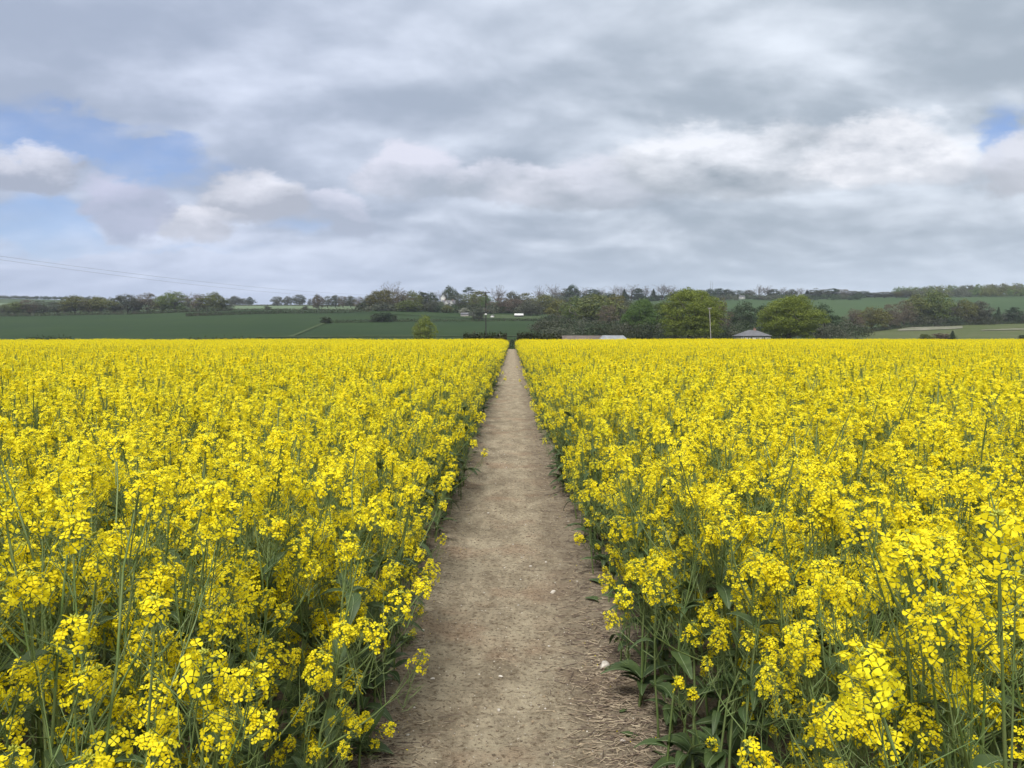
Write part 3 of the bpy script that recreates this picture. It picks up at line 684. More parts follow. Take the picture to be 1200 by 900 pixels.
hedge([V(0.7, 107, -.1), V(3, 107, -.1), V(6.9, 107.5, -.1)], 2.45, 1.1, 'clipped hedge at the far field end right of the path', 'hedge', leaf=0.30, dens=420, group='hedges at the end of the path')
hedge([V(-1.6, 109.5, -.3), V(1.8, 109.5, -.3)], 1.75, 1.0, 'dark hedge closing the gap at the end of the path', 'hedge', leaf=0.16, dens=420, group='hedges at the end of the path')
hedge([V(-66, 105, 0), V(-60, 105, 0)], 2.0, 1, 'short dark hedge showing above the crop at the far left', 'hedge', leaf=0.16, dens=300, group='hedges at the field edge')
hedge([V(-44, 105, 0), V(-34, 105.5, 0)], 1.85, 1, 'short dark hedge showing above the crop left of centre', 'hedge', leaf=0.16, dens=200, group='hedges at the field edge')

# ---------------------------------------------------------------- poles and wires
M_wood = plain('weathered_pole', (0.33, 0.31, 0.27), 0.85, (0.24, 0.22, 0.19), 4)
M_dark = plain('creosoted_pole', (0.035, 0.032, 0.03), 0.8, (0.02, 0.018, 0.016), 4)
M_metal = plain('galvanised_metal', (0.35, 0.36, 0.37), 0.5, None, 6, 0.5)
M_white = plain('white_paint', (0.75, 0.75, 0.72), 0.6, (0.62, 0.61, 0.57), 1.5)
M_lime = plain('weathered_white_wall', (0.50, 0.50, 0.47), 0.8, (0.40, 0.40, 0.37), 0.6)
M_glass = plain('window_glass', (0.03, 0.035, 0.04), 0.15)
M_wire = plain('cable', (0.20, 0.20, 0.21), 0.6)
M_slate = plain('slate', (0.135, 0.135, 0.145), 0.75, (0.10, 0.10, 0.105), 1.2)
M_tile = plain('brown_tile', (0.15, 0.12, 0.10), 0.85, (0.11, 0.085, 0.07), 1.0)
M_sheet = plain('pale_sheet_roof', (0.30, 0.32, 0.33), 0.6, (0.20, 0.21, 0.22), 0.6)
M_rend = plain('pale_render', (0.36, 0.34, 0.30), 0.85, (0.30, 0.28, 0.25), 0.7)
M_brick = plain('brick', (0.25, 0.15, 0.11), 0.85, (0.18, 0.11, 0.085), 2)
def pole(px, base, top, mat, label, Y=None, lean=0.0, arm=1.1, rad=0.15, armz=0.3, plate=None, group='utility poles'):
    p = at(px, Y) if Y else hit(px, base); H = top_h(px, top, p); e = tag(empty('utility_pole', p), label, 'utility pole', group)
    e.rotation_euler = (0, lean, 0)
    MB().add(*polytube([(0, 0, -.5), (0, 0, H * .5), (0, 0, H)], [rad, rad * .88, rad * .75], 10)).add(*prisms([[0, 0, H]], [[0, 0, H + .05]], rad * .75, 0.02, 10)).build('post', mat, e)
    MB().add(*boxm(-arm, arm, -rad - .12, -rad + .01, H - armz - .09, H - armz + .09)).build('crossarm', mat, e)
    for k in (-.9, 0, .9) if arm > .6 else (-.8, .8):
        z = H - armz + .09
        MB().add(*polytube([(k * arm, -rad, z), (k * arm, -rad, z + .1), (k * arm, -rad, z + .2), (k * arm, -rad, z + .26)], [.03, .09, .07, .02], 8)).build('insulator', M_metal, e)
    if plate: MB().add(*boxm(-.28, .28, -rad - .16, -rad - .1, H * plate, H * plate + .45)).build('sign_plate', M_white, e)
    return e, p, H
pe, pp, pH = pole(569.5, None, 341.5, M_dark, 'tall dark telegraph pole in the wheat left of the path end', Y=205, arm=1.15, rad=0.17, armz=.35)
MB().add(*boxm(-.3, .3, -.32, -.19, pH * .66, pH * .66 + .4)).build('sign_plate', M_white, pe)
MB().add(*boxm(-.12, .34, -.34, -.2, 3.6, 4.2)).build('sign_plate', M_white, pe)
pole(834, None, 360.5, M_wood, 'pale grey leaning pole in front of the tallest green tree', Y=215, lean=-0.06, arm=.5, rad=.15)
pole(1008, 392.5, 382, M_wood, 'pale T-shaped pole at the edge of the rough pasture', arm=2.0, rad=.28, armz=.12)
for k in range(2):                                                  # the faint wires crossing the sky on the left
    a = V(pp[0] - .9 + 1.9 * k, pp[1] - .17, pp[2] + pH - .05); t0 = tang(-260, 262 + 3 * k); b = V(t0[0] * 52, 52, CAMH + t0[1] * 52)
    t = np.linspace(0, 1, 60)[:, None]; pts = b * (1 - t) + a * t; pts[:, 2] -= (4 * t * (1 - t))[:, 0] * (2.6 + .5 * k)
    MB().add(*polytube(pts, np.interp(t[:, 0], (0, 1), (.009, .010)), 5)).build('power_cable', M_wire).name = 'power_cable'
    tag(bpy.data.objects['power_cable' if k == 0 else 'power_cable.001'], ('upper thin cable crossing the sky on the left', 'lower thin cable crossing the sky on the left')[k], 'cable', 'cables crossing the left sky')
p = at(832.5, 1110); Hm = top_h(832.5, 329, p)
e = tag(empty('radio_mast', p), 'thin twin radio mast on the far ridge', 'mast')
for k in (-1.4, 1.6): MB().add(*prisms([[k, 0, 0]], [[k, 0, Hm - (k > 0) * 1.5]], .3, .16, 6)).build('mast_tube', M_metal, e)
MB().add(*prisms([[-1.4, 0, Hm * .6], [-1.4, 0, Hm * .8]], [[1.6, 0, Hm * .6], [1.6, 0, Hm * .8]], .1, .1, 4)).build('brace', M_metal, e)
# small marker post by the gap in the hedge
p = V(-1.9, 118, float(hz(-1.9, 118))); hp = top_h(584, 391.5, p)
e = tag(empty('marker_post', p), 'small pale marker post behind the hedge at the path end', 'post')
MB().add(*boxm(-.05, .05, -.05, .05, -.2, hp)).build('post', M_wood, e); MB().add(*boxm(-.11, .11, -.08, -.052, hp - .3, hp - .12)).build('marker_disc', M_wood, e)

# ---------------------------------------------------------------- buildings
def building(name, p, L, D, hw, hr, rz, wall, roof, label, hip=0.0, over=.35, chim=(), wins=(), group=None, cat='house'):
    """gable (hip=0) or hipped roof; wins: (x, z, w, h) on the front; chim: (x, y)"""
    e = tag(empty(name, p, rz), label, cat, group)
    w = MB().add(*boxm(-L / 2, L / 2, -D / 2, D / 2, -1.5, hw))
    if hip == 0:
        for s in (-1, 1):
            w.add([(s * L / 2, -D / 2, hw), (s * L / 2, D / 2, hw), (s * L / 2, 0, hw + hr)], [(0, 1, 2)])
    w.build('wall', wall, e)
    a, b, z0, z1, h = L / 2 + over, D / 2 + over, hw - .12, hw + hr, L / 2 + over - hip
    v = [(-a, -b, z0), (a, -b, z0), (a, b, z0), (-a, b, z0), (-h, 0, z1), (h, 0, z1)]
    v2 = [(x, y, z + .14) for x, y, z in v]
    rf = MB().add(v2, [(0, 1, 5, 4), (2, 3, 4, 5)]).add(v2, [(1, 2, 5), (3, 0, 4)]).add(v[:4] + v2[:4], [(0, 4, 5, 1), (1, 5, 6, 2), (2, 6, 7, 3), (3, 7, 4, 0), (0, 1, 2, 3)]) if hip else \
        MB().add(v + v2, [(0, 1, 5, 4), (2, 3, 4, 5), (6, 10, 11, 7), (8, 11, 10, 9), (0, 6, 7, 1), (2, 8, 9, 3), (0, 4, 10, 6), (3, 9, 10, 4), (1, 7, 11, 5), (2, 5, 11, 8)])
    rf = rf.build('roof', roof, e)
    for cx, cy, ch in chim:
        c = MB().add(*boxm(cx - .4, cx + .4, cy - .35, cy + .35, hw + hr * .5, hw + hr + ch)).add(*boxm(cx - .46, cx + .46, cy - .41, cy + .41, hw + hr + ch + .002, hw + hr + ch + .14))
        c.add(*prisms([[cx, cy, hw + hr + ch + .14]], [[cx, cy, hw + hr + ch + .5]], .14, .12, 8)).build('chimney', M_brick, rf)
    for wx, wz, ww, wh in wins:
        y = -D / 2
        fr = MB()
        for q in ((wx - ww / 2, wx + ww / 2, wz, wz + .08), (wx - ww / 2, wx + ww / 2, wz + wh - .08, wz + wh), (wx - ww / 2, wx - ww / 2 + .08, wz + .08, wz + wh - .08), (wx + ww / 2 - .08, wx + ww / 2, wz + .08, wz + wh - .08), (wx - .04, wx + .04, wz + .08, wz + wh - .08)):
            fr.add(*boxm(q[0], q[1], y - .07, y - .003, q[2], q[3]))
        f = fr.build('window', M_white, e); MB().add(*boxm(wx - ww / 2 + .08, wx + ww / 2 - .08, y - .03, y - .004, wz + .08, wz + wh - .08)).build('pane', M_glass, f)
    return e
p = at(880.5, 262); p[2] = CAMH + tang(880, 394.0)[1] * 262 - 2.5
building('bungalow', p, 10.0, 8.0, 2.6, 1.9, 0.05, M_rend, M_slate, 'grey hip-roofed bungalow with chimney between two big green trees', hip=4.2,
         chim=((.9, 0, .5),), wins=((-4.2, 1.0, 1.3, 1.2), (-2.0, 1.0, 1.8, 1.2), (.6, 1.0, 1.3, 1.2), (2.5, 1.0, 1.5, 1.2), (4.2, 1.0, .9, 1.2)))
p = at(679, 225); p[2] = CAMH + tang(679, 393.8)[1] * 225 - 4.2
building('barn', p, 13.5, 8, 2.2, 2.0, 0.0, M_brick, M_tile, 'long low barn with brown tiled roof just beyond the crop', over=.3, cat='barn')
p = at(718, 222); p[2] = CAMH + tang(718, 393.6)[1] * 222 - 3.9
building('barn', p, 8.2, 8.5, 2.2, 1.7, 0.0, M_dark, M_sheet, 'low barn with pale sheet roof beside the brown roofed barn', hip=1.4, over=.3, cat='barn')
p = hit(608, 372.3)
building('shed', p, 6.0, 5, 1.7, 1.2, .05, M_dark, M_white, 'small shed with bright white roof below the brown trees', cat='shed')
p = hit(577, 373)
building('cottage', p, 2.2, 2.6, 1.6, 1.0, 1.4, M_lime, M_slate, 'tiny white cottage gable right of the telegraph pole', wins=((0, 1, .7, .8),), cat='cottage')
p = hit(548.5, 371.5)
building('shed', p, 10, 6, 1.8, 1.3, -.1, M_wood, M_slate, 'grey roofed shed under the blossoming bush', cat='shed')
# white house with two gables, half hidden in the wood
p = hit(526, 365.5); p = p + V(0, 0, 1.2)
e = building('white_house', p, 10.5, 7, 5.2, 3.4, .08, M_lime, M_slate, 'large white gabled house among the trees', chim=((-3.2, 0, .9), (3.4, 0, .7)),
             wins=((-3.4, .9, 1.1, 1.3), (3.4, .9, 1.1, 1.3), (-3.4, 3.4, 1.1, 1.2), (3.4, 3.4, 1.1, 1.2), (0, .9, 1.0, 1.3)))
for s in (-2.2, 2.0):
    MB().add([(s - 1.9, -4.6, 0), (s + 1.9, -4.6, 0), (s + 1.9, -4.6, 5.4), (s, -4.6, 8.2), (s - 1.9, -4.6, 5.4)], [(0, 1, 2, 3, 4)]).add(*boxm(s - 1.9, s + 1.9, -4.6, -3.49, 0, 5.39)).build('gable', M_lime, e)
    MB().add([(s - 2.2, -4.8, 5.2), (s, -4.8, 8.4), (s, 0, 8.4), (s - 2.2, 0, 5.2), (s + 2.2, -4.8, 5.2), (s + 2.2, 0, 5.2)], [(0, 1, 2, 3), (1, 4, 5, 2)]).build('gable_roof', M_slate, e)
p = hit(519.5, 363) + V(0, 0, 6)
building('white_house', p, 3.2, 4, 5.6, 2.6, 1.45, M_lime, M_slate, 'tall narrow white gable left behind the large white house', cat='house')
p = at(868, 1030)
building('farmhouse', p + V(0, 0, 1), 7, 5, 2.6, 1.8, .1, M_lime, M_slate, 'tiny white farmhouse on the far ridge field', wins=((-2, 1, 1, 1), (2, 1, 1, 1)), cat='house')

# ---------------------------------------------------------------- rapeseed plants
def frame(n, r):
    n = unit(n); a = unit(np.cross(n, unit(r.normal(size=n.shape)))); return n, a, np.cross(n, a)
def flowers(c, nrm, rad, r, detail=True):
    """four-petalled flowers: c centres, nrm facing, rad petal length"""
    k = len(c); n, a, b = frame(nrm, r); rad = rad[:, None]; mb = MB()
    prof = [(0.08, 0.0, 0.0), (0.40, 0.26, 0.10), (0.40, -0.26, 0.10), (0.86, 0.58, 0.08), (0.86, -0.58, 0.08), (1.12, 0.26, -.04), (1.12, -0.26, -.04)] if detail else \
           [(0.05, 0.0, 0.0), (0.7, 0.58, 0.12), (1.15, 0.0, 0.0), (0.7, -0.58, 0.12)]
    for q in range(4):
        t = q * np.pi / 2; d = a * math.cos(t) + b * math.sin(t); s = np.cross(n, d)
        cup = r.uniform(-0.5, 0.8, (k, 1)); wd = r.uniform(0.7, 1.15, (k, 1))
        v = np.stack([c + rad * (d * u + s * (w * wd) + n * (z + cup * u * u * 0.7)) for u, w, z in prof], 1)
        m = len(prof); off = (np.arange(k) * m)[:, None]
        if detail:
            base = mb.n; mb.v.append(v.reshape(-1, 3)); mb.n += k * m
            for f in ([0, 2, 1], ): mb.f.append(off + np.array(f) + base); mb.m.append(np.zeros(k, int))
            for f in ([1, 2, 4, 3], [3, 4, 6, 5]): mb.f.append(off + np.array(f) + base); mb.m.append(np.zeros(k, int))
        else: mb.add(v, off + np.array([0, 3, 2, 1]))
    return mb
def ell(c, ax, rad, ln, mat):                      # little spindle: bud or pod
    p, f = prisms(np.concatenate([c, c + ax * ln[:, None] * .5]), np.concatenate([c + ax * ln[:, None] * .5, c + ax * ln[:, None]]),
                  np.concatenate([rad * .35, rad]), np.concatenate([rad, rad * .2]), 4)
    return p, f
def head(seed, size=1.0, n=24, detail=True, pods=12):
    """one raceme pointing +Z with its flowers round the origin: 0 petals, 1 buds, 2 green"""
    r = np.random.default_rng(seed); mb = MB(); H = 0.055 * size
    n = int(n); t = np.sort(r.uniform(0, 1, n)); th = np.arange(n) * 2.4 + r.uniform(-.4, .4, n)
    spread = (0.010 + 0.024 * np.sqrt(1 - t * 0.85)) * size * r.uniform(.7, 1.15, n); z = (t - 0.55) * H * 1.25
    c = np.stack([np.cos(th) * spread, np.sin(th) * spread, z], 1)
    nrm = np.stack([np.cos(th) * (1.15 - t * .75), np.sin(th) * (1.15 - t * .75), 0.25 + t * 1.1], 1) + r.normal(size=(n, 3)) * .42
    mb.merge(flowers(c, nrm, 0.0082 * r.uniform(.8, 1.15, n) * (0.85 + .15 * size), r, detail), 0)
    ax0 = np.stack([0 * z, 0 * z, z - 0.018], 1)
    if detail: mb.add(*prisms(ax0, c, .0006, .0005, 3), 2)
    k = 11 if detail else 4; d = unit(r.normal(size=(k, 3)) * V(.6, .6, .3) + V(0, 0, .7)); b0 = V(0, 0, H * .42) + d * .003
    mb.add(*ell(b0, d, np.full(k, .0022 if detail else .0035), r.uniform(.006, .011, k), 1), 1)
    mb.add(*polytube([(0, 0, -.16 * size), (0, 0, 0), (0, 0, H * .5)], [.0016, .0012, .0008], 4), 2)
    if pods:                                         # young pods below the flowers, curving up and out
        zz = -r.uniform(.03, .20, pods) * size; th = r.uniform(0, 6.283, pods); L = r.uniform(.025, .05, pods)
        d = np.stack([np.cos(th), np.sin(th), 0 * th + r.uniform(.15, .7, pods)], 1); a = np.stack([0 * zz, 0 * zz, zz], 1)
        e1 = a + unit(d) * (L * .45)[:, None]; e2 = e1 + unit(d * V(1, 1, 0) + V(0, 0, 1.3)) * (L * .8)[:, None]
        mb.add(*prisms(a, e1, .0007, .0008, 3), 2); mb.add(*prisms(e1, e2, .0012, .0005, 3), 2)
    return mb
def leafmesh(L, W, droop, r, dx=0.0):
    n = 7; t = np.linspace(0, 1, n); w = W * np.sin(np.pi * (t * .93 + .05)) ** .7 * (1 - .25 * t); w[0] = W * .12
    x = L * t; z = L * (.55 * t - droop * t * t); side = dx * np.sin(t * 3); wav = r.uniform(-.10, .10, n) * W
    v = np.concatenate([np.stack([x, side - w, z + w * .35 + wav], 1), np.stack([x, side, z], 1), np.stack([x, side + w, z + w * .35 - wav], 1)])
    i = np.arange(n - 1); f = np.concatenate([np.stack([i, i + n, i + n + 1, i + 1], 1), np.stack([i + n, i + 2 * n, i + 2 * n + 1, i + n + 1], 1)])
    m = MB().add(v, f, 0); m.add(*prisms(v[n:2 * n - 1] + V(0, 0, .0012), v[n + 1:2 * n] + V(0, 0, .0012), L * .011, L * .008, 3), 1); return m
def rotz(a): return Matrix.Rotation(a, 4, 'Z')
PM = [M_petal, M_bud, M_stem]
def plant_parts(seed, H=1.3, heads=None, nheads=4, nleaf=7, detail=True, hs=(0.65, 1.35)):
    """returns stem MB, [(matrix, head MB)], [(matrix, leaf MB)] in plant coordinates"""
    r = np.random.default_rng(seed); lean = r.normal(size=2) * .05
    if heads is None:
        heads = []
        for k in range(nheads):
            a = k * 2.4 + r.uniform(-.5, .5); q = .02 if k == 0 else r.uniform(.06, .23)
            heads.append((V(lean[0] * 2 + math.cos(a) * q, lean[1] * 2 + math.sin(a) * q, H * (1.0 if k == 0 else r.uniform(.46, 1.0) ** .8)), r.uniform(*hs)))
    st = MB(); top = heads[0][0]; hp = []
    t = np.linspace(0, 1, 8)[:, None]; base = V(0, 0, -.03); ctrl = V(top[0] * .25, top[1] * .25, top[2] * .6)
    main = base * (1 - t) ** 2 + 2 * ctrl * t * (1 - t) + top * t * t; main[1:-1, :2] += r.normal(size=(6, 2)) * .006
    st.add(*polytube(main, np.linspace(.0062, .0016, 8), 5 if detail else 4))
    for k, (hp_, s) in enumerate(heads):
        ax = V(0, 0, 1)
        if k:
            f = np.clip((hp_[2] / top[2]) * r.uniform(.45, .72), .12, .8); i = f * 7; i0 = int(i); b = main[i0] * (1 - i + i0) + main[min(i0 + 1, 7)] * (i - i0)
            t2 = np.linspace(0, 1, 6)[:, None]; c2 = V(hp_[0] * .85, hp_[1] * .85, b[2] * .5 + hp_[2] * .5)
            br = b * (1 - t2) ** 2 + 2 * c2 * t2 * (1 - t2) + hp_ * t2 * t2
            st.add(*polytube(br, np.linspace(.0032, .0013, 6), 4)); ax = unit(br[-1] - br[-2])
            # a few side shoots with pods only
            for _ in range(5 if detail else 2):
                q = br[2] + (br[4] - br[2]) * r.random(); e = q + unit(V(*(r.normal(size=2) * .8), 1.0)) * r.uniform(.06, .16); st.add(*prisms([q], [e], .0014, .0006, 3))
        else: ax = unit(main[-1] - main[-2])
        ax = unit(ax + V(0, 0, .5)); q = Vector(ax).to_track_quat('Z', 'Y').to_matrix().to_4x4()
        M = Matrix.Translation(Vector(hp_)) @ q @ rotz(r.uniform(0, 6))
        hp.append((M, head(seed * 31 + k, s, int(r.integers(22, 46) * (s ** 1.3)), detail, 14 if detail else 5)))
    lv = []
    for k in range(nleaf):
        f = r.uniform(.05, .85) ** 1.2; i = f * 7; b = main[int(i)]; s = (1.25 - f) ; L = r.uniform(.11, .20) * s + .02
        M = Matrix.Translation(Vector(b)) @ rotz(k * 2.4 + r.uniform(-.4, .4)) @ Matrix.Rotation(-r.uniform(-.2, .5), 4, 'Y')
        lv.append((M, leafmesh(L, L * r.uniform(.17, .26), r.uniform(.3, 1.1), r, r.uniform(-.02, .02))))
    return st, hp, lv
NV = 8
SRCP = []; LOD0 = []; LOD1 = []
for s in range(NV):
    Hs = [1.30, 1.22, 1.36, 1.18, 1.27, 1.33, 1.10, 1.24][s]
    args = dict(H=Hs, nheads=[8, 9, 7, 8, 9, 8, 7, 9][s], nleaf=[10, 11, 9, 12, 10, 10, 12, 10][s])
    st, hp, lv = plant_parts(s + 1, **args); SRCP.append((st, hp, lv))
    full = MB().merge(st, 2)
    for M, h in hp: full.merge(h, 0, M)
    for M, l in lv: full.merge(l, 3, M)
    LOD0.append(full.mesh('rapeseed', PM + [M_leaf, M_rib]))
    st, hp, lv = plant_parts(s + 1, detail=False, **args); lo = MB().merge(st, 2)
    for M, h in hp: lo.merge(h, 0, M)
    for M, l in lv: lo.merge(l, 3, M)
    LOD1.append(lo)

# where plants grow: a jittered grid with the path left clear
def plant_grid(x0, x1, y0, y1, sp, seed):
    r = np.random.default_rng(seed); gx, gy = np.meshgrid(np.arange(x0, x1, sp), np.arange(y0, y1, sp)); n = gx.size
    x = gx.ravel() + r.uniform(-.48, .48, n) * sp; y = gy.ravel() + r.uniform(-.48, .48, n) * sp
    le = -0.57 + pnoise(y, y * 0, 0.9, 31) * .09; re = 0.57 + pnoise(y, y * 0 + 5, 0.8, 32) * .09 + .05 * sm((4 - y) / 3)
    keep = (x < le) | (x > re)
    return x[keep], y[keep], np.where(x[keep] < 0, le[keep] - x[keep], x[keep] - re[keep])
NEAR = 26.0
x, y, ed = plant_grid(-32, 32, -2.0, NEAR, 0.182, 11); m = (np.abs(x) < 2.2 + .95 * np.maximum(y, 0)); x, y, ed = x[m], y[m], ed[m]
x2, y2, ed2 = plant_grid(-1.1, 1.1, 1.0, NEAR, 0.21, 12); m = ed2 < .34; x2, y2, ed2 = x2[m], y2[m], ed2[m]; nm = len(x)
x = np.concatenate([x, x2]); y = np.concatenate([y, y2]); ed = np.concatenate([ed, ed2])
n = len(x); r = np.random.default_rng(5)
hgt = 1.0 + pnoise(x, y, 1.7, 21) * .06 + pnoise(x, y, .6, 22) * .05 - .20 * sm((.35 - ed) / .35) * r.uniform(.2, 1.3, n)
hgt[nm:] = r.uniform(.42, .78, n - nm)
rz = r.uniform(0, 6.283, n); tx = r.normal(size=n) * .05; ty = r.normal(size=n) * .05
ty = ty + np.where(ed < .25, -np.sign(x) * r.uniform(-.02, .075, n), 0)      # edge plants lean over the path
idx = r.integers(0, NV, n)
uu = 600 + FPX * x / np.maximum(y, .05); vv = 450 + FPX * (CAMH - 1.12 * hgt) / np.maximum(y, .05) - 55
dist = np.hypot(x, y)
vis = (y > 1.0) & (uu > -45) & (uu < 1245) & (dist < 8)
near_ok = (y > .7) | (np.abs(uu - 600) > 900)
order = np.argsort(np.where(vis, dist, 1e9))[:288]; ind = np.zeros(n, bool); ind[order] = True
too_close = (np.abs(x) < .72 * np.maximum(y, 0) + .4) & (y < 1.0) & (y > -.3)
rest = ~ind & ~too_close
protos = {}
SLAB = {s: [] for s in range(2)}
for j in np.nonzero(ind)[0]:
    k = int(idx[j])
    if k not in protos:
        e = empty('rapeseed_plant', (0, 0, 0)); st, hp, lv = SRCP[k]
        kid(e, st.build('stem', M_stem, e))
        for M, h in hp: o = kid(e, h.build('flower_head', PM, e)); o.matrix_local = M
        for M, l in lv: o = kid(e, l.build('leaf', [M_leaf, M_rib], e, smooth_=True)); o.matrix_local = M
        protos[k] = e
        o = e
    else: o = copy_tree(protos[k])
    o.location = (x[j], y[j], 0.0); o.rotation_euler = (tx[j], ty[j], rz[j]); o.scale = (1, 1, hgt[j]) if False else (hgt[j],) * 3
    side = 'left' if x[j] < 0 else 'right'
    if ed[j] < .24: tag(o, f'yellow flowering rapeseed plant lining the {side} edge of the path near the viewer', 'rapeseed plant', f'rapeseed plants lining the {side} edge of the path')
    else: tag(o, f'yellow flowering rapeseed plant in the near crop {side} of the path', 'rapeseed plant', f'near rapeseed plants {side} of the path')

# the rest of the crop: one object that places copies of the plants on its points
def src_collection(name, meshes):
    c = bpy.data.collections.new(name)
    for i, me in enumerate(meshes):
        o = bpy.data.objects.new('rapeseed_%02d' % i, me); c.objects.link(o)
    return c
c0 = [m for m in LOD0]
patches = []
for s in range(5):
    rr = np.random.default_rng(50 + s); mb = MB(); S = 2.0
    gx, gy = np.meshgrid(np.arange(0, S, .21) - S / 2 + .1, np.arange(0, S, .21) - S / 2 + .1)
    for a, b in zip(gx.ravel(), gy.ravel()):
        k = int(rr.integers(0, NV)); z = rr.uniform(.9, 1.08)
        mb.merge(LOD1[k], 0, Matrix.Translation(Vector((a + rr.uniform(-.1, .1), b + rr.uniform(-.1, .1), 0))) @ rotz(rr.uniform(0, 6.28)) @ Matrix.Scale(z, 4))
    patches.append(mb.mesh('rapeseed_patch', PM + [M_leaf, M_rib]))
strips = []                                            # edge strips, 2 m long and .5 m deep, for the far path sides
for s in range(3):
    rr = np.random.default_rng(80 + s); mb = MB()
    for a in np.arange(-.2, .25, .22):
        for b in np.arange(-1, 1, .22):
            k = int(rr.integers(0, NV)); mb.merge(LOD1[k], 0, Matrix.Translation(Vector((a + rr.uniform(-.09, .09), b + rr.uniform(-.1, .1), 0))) @ rotz(rr.uniform(0, 6.28)) @ Matrix.Scale(rr.uniform(.8, 1.0), 4))
    strips.append(mb.mesh('rapeseed_strip', PM + [M_leaf, M_rib]))
pts = [np.stack([x[rest], y[rest], 0 * x[rest]], 1)]; rot = [np.stack([tx, ty, rz], 1)[rest]]; scl = [hgt[rest]]; ids = [idx[rest]]
rr = np.random.default_rng(9); P = []; I = []; RZ = []; SC = []
for Y in np.arange(NEAR + .95, 103, 1.96):
    for sgn in (-1, 1):
        P.append((sgn * .88, Y)); I.append(NV + 5 + int(rr.integers(0, 3))); RZ.append(0 if rr.random() < .5 else np.pi); SC.append(rr.uniform(.91, .98))
        for X in np.arange(2.12, 1.0 * Y + 6, 1.96):
            P.append((sgn * X, Y)); I.append(NV + int(rr.integers(0, 5))); RZ.append(int(rr.integers(0, 4)) * np.pi / 2); SC.append(rr.uniform(.89, 1.0))
P = np.array(P); pts.append(np.c_[P, np.zeros(len(P))]); rot.append(np.c_[np.zeros((len(P), 2)), RZ]); scl.append(np.array(SC) * (1 + pnoise(P[:, 0], P[:, 1], 7, 4) * .07)); ids.append(np.array(I))
pts = np.concatenate(pts); rot = np.concatenate(rot); scl = np.concatenate(scl); ids = np.concatenate(ids)
srcc = src_collection('rapeseed_sources', c0 + patches + strips)
me = bpy.data.meshes.new('rapeseed_crop'); me.vertices.add(len(pts)); me.vertices.foreach_set('co', pts.astype(np.float32).ravel())
a = me.attributes.new('rot', 'FLOAT_VECTOR', 'POINT'); a.data.foreach_set('vector', rot.astype(np.float32).ravel())
a = me.attributes.new('scl', 'FLOAT', 'POINT'); a.data.foreach_set('value', scl.astype(np.float32))
a = me.attributes.new('pick', 'INT', 'POINT'); a.data.foreach_set('value', ids.astype(np.int32))
crop = link('rapeseed_crop', me); tag(crop, 'dense yellow flowering rapeseed crop filling both sides of the path', kind='stuff')
ng = bpy.data.node_groups.new('plant_crop', 'GeometryNodeTree')
ng.interface.new_socket('Geometry', in_out='INPUT', socket_type='NodeSocketGeometry'); ng.interface.new_socket('Geometry', in_out='OUTPUT', socket_type='NodeSocketGeometry')
gi = ng.nodes.new('NodeGroupInput'); go = ng.nodes.new('NodeGroupOutput'); iop = ng.nodes.new('GeometryNodeInstanceOnPoints')
ci = ng.nodes.new('GeometryNodeCollectionInfo'); ci.inputs['Collection'].default_value = srcc; ci.inputs['Separate Children'].default_value = True; ci.inputs['Reset Children'].default_value = True
def attr(nm, ty):
    q = ng.nodes.new('GeometryNodeInputNamedAttribute'); q.data_type = ty; q.inputs['Name'].default_value = nm; return q.outputs['Attribute']
ng.links.new(gi.outputs[0], iop.inputs['Points']); ng.links.new(ci.outputs[0], iop.inputs['Instance']); iop.inputs['Pick Instance'].default_value = True
ng.links.new(attr('pick', 'INT'), iop.inputs['Instance Index']); ng.links.new(attr('rot', 'FLOAT_VECTOR'), iop.inputs['Rotation']); ng.links.new(attr('scl', 'FLOAT'), iop.inputs['Scale'])
ng.links.new(iop.outputs[0], go.inputs[0]); md = crop.modifiers.new('plant', 'NODES'); md.node_group = ng

# single plants that stand out from the crop
def P3(px, py, Y): a, b = tang(px, py); return V(a * Y, Y, CAMH + b * Y)
def special(root, hs, label, nleaf=4, seed=0, mats=None):
    root = V(*root); heads = [(P3(px, py, Y) - root, s) for px, py, Y, s in hs]
    st, hp, lv = plant_parts(200 + seed, heads=heads, nleaf=nleaf)
    e = tag(empty('rapeseed_plant', root), label, 'rapeseed plant'); st.build('stem', M_stem, e)
    for M, h in hp: h.build('flower_head', PM, e).matrix_local = M
    for M, l in lv: l.build('leaf', [M_leaf, M_rib], e, smooth_=True).matrix_local = M
special((.90, 1.30, 0), [(1170, 625, 1.12, 1.15), (1190, 690, 1.2, 1.0)], 'tall rapeseed plant with large round flower head at the right frame edge', 5, 1)
special((.95, 1.45, 0), [(1062, 660, 1.30, 1.25), (1105, 650, 1.34, 1.0), (1140, 700, 1.3, .9)], 'rapeseed plant whose broad flower head tops a bare slanting stalk', 4, 2)
special((.72, 6.4, 0), [(672, 583, 6.25, .95), (690, 590, 6.3, .7)], 'upper of two rapeseed plants leaning out from the right crop edge', 4, 3)
special((.70, 5.3, 0), [(678, 630, 5.0, .95), (688, 612, 5.1, .7), (700, 640, 5.2, .5)], 'lower of two rapeseed plants leaning out from the right crop edge', 5, 4)
special((-.72, 2.9, 0), [(455, 855, 2.75, .85), (428, 845, 2.7, .8), (440, 872, 2.75, .5)], 'low rapeseed plant sprawling onto the straw at the bottom of the path', 5, 5)
special((-.62, 3.4, 0), [(492, 714, 3.45, .55), (484, 741, 3.4, .45)], 'thin nearly bare rapeseed stalk bending over the left side of the path', 9, 6)
special((.62, 2.75, 0), [(835, 872, 2.3, .5), (795, 800, 2.45, .6), (812, 812, 2.45, .5)], 'leafy short rapeseed plant with few flowers at the lower right crop edge', 9, 7)

